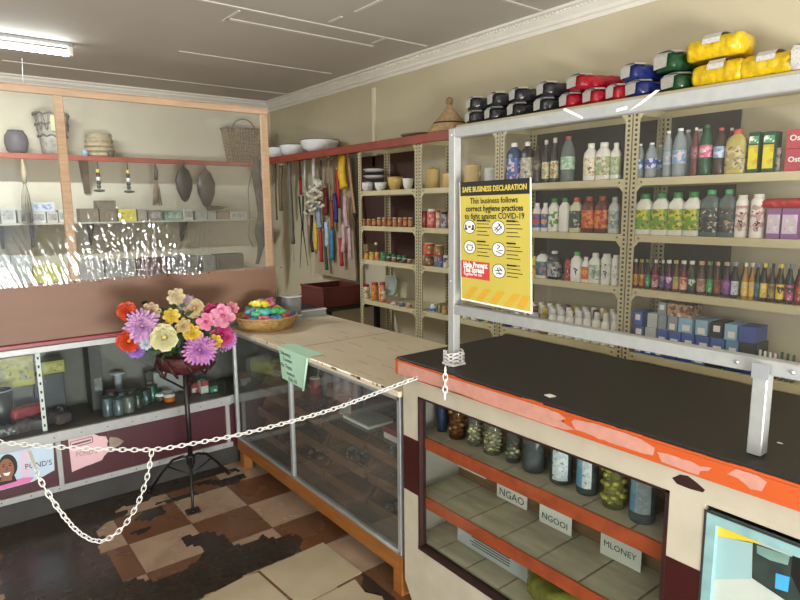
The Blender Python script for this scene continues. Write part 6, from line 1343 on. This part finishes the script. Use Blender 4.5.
part('cover', MB().bbox(1.42, 1.56, 1.79, 1.95, zg+.029, zg+.052, .002), mat('#8a2028', .4), t); part('white_part', MB().bbox(1.425, 1.555, 1.795, 1.945, zg+.0005, zg+.0285, .002), WHITE, t)
t = thing('stacked_book', (1.50, 2.2, zg), 'white edged flat box lying on the glass shelf', 'box')
part('cover', MB().bbox(1.42, 1.56, 2.05, 2.26, zg+.014, zg+.02, .002), mat('#8a8a8c', .4), t); part('white_part', MB().bbox(1.422, 1.558, 2.053, 2.257, zg+.0005, zg+.0138, .002), WHITE, t)
for k, (px0, px1, c_) in enumerate(((324, 331, '#9aa0a2'), (334, 342, '#a8aeb0'), (344, 351, '#b4b8ba'), (354, 361, '#9aa0a2'))):
    ya, yb = y_at(px0, 1.55, .7), y_at(px1, 1.55, .7); r = abs(ya-yb)/2*.75
    product('water', 'bottle', 'bottle', (1.55, (ya+yb)/2, zg+.0005), r, .17, c_, '#c8cacc', None, f'clear glass bottle, {ORD[k]} from left inside the middle cabinet', 'clear glass bottles in the middle cabinet', alpha=.4)
yq = y_at(311, 1.5, .7); t = thing('red_tin', (1.52, yq, zg+.0005), 'small red tin behind the green notice inside the middle cabinet', 'tin')
link('tin_body', MB().lathe([(.024, 0), (.025, .002), (.025, .07), (.024, .072), (0, .072)], n=16).mesh('b', mat('#a02a2c', .4)), (0, 0, 0), t); link('lid', MB().lathe([(.026, 0), (.026, .010), (0, .011)], n=16).mesh('l', mat('#c8c0b8', .4)), (0, 0, .0725), t)
yq = y_at(242, 1.46, .72); bag('plastic_bag', (1.50, min(yq, 3.2), zg+.001), .20, .12, .10, '#a8a850', 'yellow-green plastic bag at the left end of the middle cabinet', None, 'bag', 'x', stickers=False, yaw=1.9, seed=9, alpha=.7)
for k in range(5):
    yy = 2.42+k*.17; t = thing('brown_packet', (1.62, yy, zg), f'brown paper packet, {ORD[4-k]} from left on the glass shelf', 'packet', 'brown packets on the glass shelf')
    M_ = Matrix.Translation((1.58+.03*(k % 2), yy, zg+.0015)) @ Matrix.Rotation(.3*(k-2), 4, 'Z')
    part('packet_body', MB().bbox(-.07, .07, -.06, .06, 0, .05+.012*(k % 3), .012, M=M_), mat(('#6a4c34', '#7a5a3e', '#5c4030')[k % 3], .7, var=.2), t); part('fold', MB().bbox(-.07, .07, -.05, .05, .0625+.012*(k % 3)-.012, .07+.012*(k % 3)-.012, .002, M=M_), mat('#8a6c4c', .7), t)
cd_ = MB().prism([(1.44, 2.33, zg+.001), (1.44, 2.22, zg+.001), (1.47, 2.26, zg+.085)], (.002, 0, 0)); solo('paper_card', cd_, mat('#b8b8a8', .6), 'triangular pale paper card standing inside the middle cabinet', 'card')
# ------------------------------------------------------------ inside the left showcase
zf = .4365
def cas(px, py_t, w_px, Y, **k): return x_at(px, Y, zf+.1)
def canister(px, Y, wpx, pt, c_, lidc, label, grp):
    x = x_at(px, Y, zf+.08); d = (V((x, Y, .5))-O).dot(fwd); r = wpx/2*d/F; h = z_at(pt, x, Y)-zf
    t = thing('canister', (x, Y, zf+.0008), label, 'tin', grp)
    link('tin_body', MB().lathe([(r*.97, 0), (r, .004), (r, h*.93), (r*.97, h*.94)], n=20).mesh('b', mat(c_, .25, .3, var=.15)), (0, 0, 0), t)
    link('lid', MB().lathe([(r*1.02, 0), (r*1.03, .003), (r*1.03, h*.07), (r*.9, h*.075), (0, h*.075)], n=20).mesh('l', mat(lidc, .35, .3)), (0, 0, h*.93), t)
k = 0
for px, Y, pt, c_, lc in ((107, 3.47, 397, '#54626c', '#3a4448'), (118, 3.455, 398.5, '#5a6870', '#4a5458'), (128.5, 3.46, 396, '#6a706e', '#585c58'), (137, 3.52, 393, '#34483f', '#2a3a34'), (145.5, 3.54, 389.5, '#3a4c50', '#2c3c3a'), (111, 3.58, 391, '#4a585e', '#5a2c34'), (122, 3.58, 391, '#4c5a5e', '#3a4448'), (131, 3.58, 390, '#44504e', '#3a4440'), (152, 3.58, 385, '#245a4a', '#1f4a3e')):
    canister(px, Y, 10.2, pt, c_, lc, f'grey-green metal canister, {("first", "second", "third", "fourth", "fifth", "first", "second", "third", "fourth")[k]} from left in the {"front" if k < 5 else "rear"} rank of the showcase', 'metal canisters in the left showcase'); k += 1
def ybox(name, px0, px1, pt, Y, d, c_, label, cat, zb=zf, lid=None, grp=None, hfix=None):
    xa, xb = x_at(px0, Y, zb+.08), x_at(px1, Y, zb+.08); h = hfix or z_at(pt, (xa+xb)/2, Y)-zb
    t = thing(name, ((xa+xb)/2, Y+d/2, zb+.0008), label, cat, grp); part('box_body', MB().bbox(xa, xb, Y, Y+d, zb+.0008, zb+h, .002), c_ if not isinstance(c_, str) else mat(c_, .5, var=.15, vs=10), t)
    if lid: part('printed_face', MB().box(xa+(xb-xa)*lid[0], xb-(xb-xa)*lid[1], Y-.0008, Y, zb+h*lid[2], zb+h*lid[3]), labelmat(*lid[4]), t)
    return zb+h
ybox('display_board', 154, 183, 371, 3.66, .03, '#9a9a98', 'plain pale grey board standing in the showcase behind the stand', 'board')
ybox('dark_tin', 146, 153, 372, 3.66, .04, '#1c2224', 'tall black tin standing behind the canisters', 'tin', lid=(.1, .1, .5, .62, ('#b0b4b0', '#8a8e8a', '#5a5c5a')))
z_ = ybox('dark_box', 108, 126, 391, 3.68, .08, '#3a3634', 'dark box at the back of the showcase under the spool', 'box')
x = x_at(117, 3.70, .7); t = thing('white_spool', (x, 3.72, z_+.001), 'white cake-stand shaped spool on a dark box in the showcase', 'spool'); hh = z_at(371.5, x, 3.72)-z_
link('spool_core', MB().lathe([(.022, 0), (.02, hh*.7), (.024, hh*.85)], n=16).mesh('c', mat('#a8acb8', .5)), (0, 0, 0), t); link('spool_flange', MB().lathe([(.024, 0), (.045, .004), (.045, .010), (0, .012)], n=20).mesh('f', mat('#b8bcc0', .5)), (0, 0, hh*.85), t)
for k, (px, Y, c_, lb) in enumerate(((169, 3.50, '#c86a24', 'small orange jar with white lid in the showcase'), (160, 3.55, '#4a4a48', 'small dark jar with white lid left of the orange jar'), (167, 3.575, '#4a4a48', 'small dark jar with white lid behind the orange jar'))):
    x = x_at(px, Y, .5); t = thing('lidded_jar', (x, Y, zf+.0008), lb, 'jar'); link('jar_body', MB().lathe([(.026, 0), (.03, .004), (.03, .032)], n=16).mesh('b', mat(c_, .4)), (0, 0, 0), t); link('lid', MB().lathe([(.032, 0), (.032, .012), (0, .014)], n=16).mesh('l', WHITE), (0, 0, .032), t)
ybox('medicine_box', 191, 199, 383, 3.56, .06, '#8a2c30', 'red and white box, left of the group by the showcase corner', 'box', lid=(.1, .1, .1, .5, ('#c8c8c4', '#8a2c30', '#dedcd8')))
ybox('medicine_box', 200.5, 208, 381, 3.52, .06, '#c0c0bc', 'white box with red top by the showcase corner', 'box', lid=(.0, .0, .6, 1, ('#a82c30', '#8a2428', '#c85a50')))
ybox('medicine_box', 209.5, 217.5, 386, 3.50, .06, '#2c6a4c', 'green box by the showcase corner', 'box', lid=(.2, .2, .2, .5, ('#3a7a5a', '#c8d0c8', '#2c5a44')))
t = thing('black_cup', (x_at(2, 3.52, .52), 3.52, zf+.0008), 'black cup with pale rim at the left edge of the showcase', 'cup'); hh = z_at(390, x_at(2, 3.52, .6), 3.52)-zf
link('cup_body', MB().lathe([(.04, 0), (.055, hh*.5), (.06, hh), (.055, hh), (.05, hh*.5), (0, .01)], n=24).mesh('b', mat('#1c1e20', .3)), (0, 0, 0), t); link('rim', MB().tube([(.058*math.cos(a*.2618), .058*math.sin(a*.2618), hh) for a in range(24)], .003, 6, closed=True).mesh('r', mat('#b0b4b4', .3)), (0, 0, 0), t)
bag('wrapped_packet', (x_at(26, 3.50, .55), 3.52, zf+.075), .16, .09, .06, '#8a2a34', 'red wrapped packet lying on the clear bags in the showcase', None, 'packet', 'x', stickers=False, yaw=.3, seed=2)
for k, (px, Y, z0_, c_) in enumerate(((6, 3.44, 0, '#4a4648'), (24, 3.455, 0, '#5a5050'), (43, 3.46, 0, '#4c4a4c'), (-14, 3.45, 0, '#5a5654'), (60, 3.475, 0, '#564a4a'))):
    bag('clear_packet', (x_at(px, Y, .45), Y+.055, zf+.001+z0_), .13, .09, .065, c_, f'crinkled dark plastic packet, {ORD[(1, 2, 3, 0, 4)[k]]} from left at the front of the showcase', 'crinkled dark packets in the showcase', 'packet', 'x', stickers=False, yaw=.5*k, seed=k)
z_ = ybox('yellow_carton', -20, 35, 0, 3.64, .10, '#4a4a48', 'wide grey carton at the back left of the showcase', 'box', hfix=.20)
ybox('yellow_carton', -12, 34, 358, 3.63, .10, ('#a8a23a'), 'long yellow carton on the grey carton in the showcase', 'box', zb=z_+.0005, lid=(.05, .05, .2, .8, ('#a8a23a', '#8a8c4a', '#4a4c3a')))
z_ = ybox('grey_box', 36, 66, 0, 3.64, .10, '#3c4048', 'dark grey box right of the slotted strip in the showcase', 'box', hfix=.24)
ybox('yellow_carton', 40, 64, 361, 3.64, .09, '#9a983e', 'short yellow carton right of the slotted strip', 'box', zb=z_+.0005, lid=(.1, .1, .2, .8, ('#9a983e', '#b0ae5a', '#4a4c3a')))
ybox('grey_box', 92, 104, 346, 3.60, .14, '#3c3c3a', 'tall dark box in the showcase left of the canisters', 'box', lid=(.3, .1, .3, .5, ('#6a6a66', '#7a7a76', '#4a4a48')))
x = x_at(52, 3.52, .5); t = thing('glass_bowl', (x, 3.52, zf+.07), 'small clear glass bowl resting on packets in the showcase', 'bowl')
t.location.z = zf+.0008; t.location.y = 3.6; link('bowl_wall', MB().lathe([(.03, 0), (.05, .02), (.062, .05), (.058, .05), (.045, .02), (0, .006)], n=24).mesh('b', mat('#b8bcc0', .1, alpha=.4)), (0, 0, 0), t); link('rim', MB().tube([(.06*math.cos(a*.2618), .06*math.sin(a*.2618), .05) for a in range(24)], .003, 6, closed=True).mesh('r', WHITE), (0, 0, 0), t)
# ------------------------------------------------------------ posters pasted on the maroon panels
YP = 3.3835
def yp(pts, lift=0): return [V((q.x, YP-lift, q.z)) for q in (ony(a, b_, YP) for a, b_ in pts)]
def ypoly2(mb, pts, mi, lift): mb.add(yp(pts, lift), [tuple(range(len(pts)))], mi)
def ell(cx, cy, rx, ry, n=18): return [(cx+rx*math.cos(-a*2*math.pi/n), cy+ry*math.sin(-a*2*math.pi/n)) for a in range(n)]
t = thing('pasted_poster', yp([(20, 480)])[0], 'torn cosmetics poster of a smiling woman on the left maroon panel', 'poster')
mb = MB(); mb.prism(yp([(-60, 506), (-60, 461), (0, 451.5), (53, 440.5), (54.5, 470), (44, 476), (33, 481.5), (0, 490.5)]), (0, -.0006, 0)); part('paper', mb, mat('#b4c8d8', .5, var=.08), t)
mb = MB()
ypoly2(mb, [(20, 452), (27, 450), (30, 478), (22, 480)], 0, .001); ypoly2(mb, [(-60, 505), (-60, 490), (0, 484), (24, 477.5), (34, 477), (30, 482), (0, 490)], 1, .0012)
ypoly2(mb, ell(8, 466, 9.5, 12), 2, .0014); ypoly2(mb, [(-3, 478), (14, 474), (17, 481), (-4, 487)], 2, .0013)
ypoly2(mb, ell(6.5, 469, 7.6, 10.5), 3, .0016); ypoly2(mb, [(2, 476), (12, 474), (12, 480), (0, 482)], 3, .0015)
ypoly2(mb, ell(3.5, 466.5, 1.3, .7, 8), 2, .0019); ypoly2(mb, ell(10, 465.2, 1.3, .7, 8), 2, .0019); ypoly2(mb, [(1.6, 464.6), (5.4, 463.8), (5.4, 464.4), (1.6, 465.2)], 2, .0019); ypoly2(mb, [(8.3, 463.2), (12, 462.6), (12, 463.2), (8.3, 463.8)], 2, .0019)
ypoly2(mb, [(6.4, 466), (7.3, 466), (8.2, 470.2), (5.8, 470.6)], 5, .0019); ypoly2(mb, [(3, 473), (6.5, 472.8), (10.5, 471.6), (9, 475), (6.5, 475.8), (4.4, 475.2)], 4, .0019)
part('portrait', mb, [mat('#d0b8cc', .5), mat('#cf6fa8', .5, var=.15), mat('#1c1412', .6), mat('#8a5a42', .6, var=.1), WHITE, mat('#6f4430', .6)], t)
xv = (yp([(49, 466)])[0]-yp([(25, 470.5)])[0]); part('lettering', textmb("POND'S", .040, yp([(25, 469.5)], .0012)[0], xv, (0, 0, 1), depth=.0002, bold=.0004, sx=.85), mat('#4a5468', .5, var=0), t)
t = thing('pasted_poster', yp([(85, 470)])[0], 'torn pink cosmetics poster on the maroon panel right of the woman', 'poster')
part('paper', MB().prism(yp([(72, 472), (68, 438.5), (80, 435), (90, 432.5), (99, 436), (106, 436.5), (109, 443), (108, 452), (104, 456), (102, 460), (92, 464), (86, 466)]), (0, -.0006, 0)), mat('#d4aeb4', .5, var=.1), t)
part('torn_scrap', MB().prism(yp([(109, 452), (107, 444), (110, 437), (117, 437.5), (124, 441), (120, 445), (113, 449)]), (0, -.0006, 0)), mat('#8a7a6a', .6, var=.25, vs=40), t)
mb = MB(); 
for a, b_ in (((70, 442), (92, 436.6)), ((71, 448), (93, 442)), ((70, 442), (71, 448)), ((92, 436.6), (93, 442))): mb.tube([yp([a], .001)[0], yp([b_], .001)[0]], .0018, 4)
ypoly2(mb, [(72, 446), (91, 440.6), (91, 439), (72, 444)], 0, .0009)
part('printed_frame', mb, mat('#5a4248', .5), t)
part('lettering', textmb("POND'S", .036, yp([(76, 457)], .0012)[0], xv, (0, 0, 1), depth=.0002, bold=.0003, sx=.8), mat('#9a7a80', .5, var=0), t)
# ------------------------------------------------------------ light
w = bpy.data.worlds.new('sky'); SC.world = w; w.use_nodes = True
bg = w.node_tree.nodes['Background']; bg.inputs[0].default_value = (.80, .90, 1.0, 1); bg.inputs[1].default_value = 1.2
def area(name, loc, size, size_y, power, col, look):
    l = bpy.data.lights.new(name, 'AREA'); l.shape = 'RECTANGLE'; l.size = size; l.size_y = size_y; l.energy = power; l.color = col
    o = bpy.data.objects.new(name, l); COL.objects.link(o); o.location = loc
    o.rotation_euler = (V(look)-V(loc)).to_track_quat('-Z', 'Y').to_euler(); return o
area('doorway_daylight', (.05, -2.25, .47), 1.98, .92, 60, (.95, .98, 1), (.05, 1.2, 3.2))
area('door_ceiling_fill', (.05, -2.75, .06), 2.2, .9, 420, (1, .98, .94), (.4, .4, 2.7))  # added fill lamp low outside the door, aimed up to brighten the ceiling
area('side_ceiling_fill', (-2.7, -.45, .5), 3.2, .9, 260, (1, .98, .94), (-.4, -.2, 2.7))  # second added lamp, outside the left wall, lifting the ceiling
area('side_fill', (-2.08, -.45, 1.6), 3.25, 1.38, 68, (1, .985, .96), (1.2, -.45, 3.2))  # added soft fill for goods and counter front, set in the invented opening
tl_ = area('tube_light', (A.x-.6, yl, 2.6), 1.1, .06, 78, (.9, .97, 1), (A.x-.6, yl, 0))
SC.view_settings.view_transform = 'Standard'; SC.view_settings.look = 'None'; SC.view_settings.exposure = 0.06; SC.view_settings.gamma = 1
SC.view_settings.use_curve_mapping = False
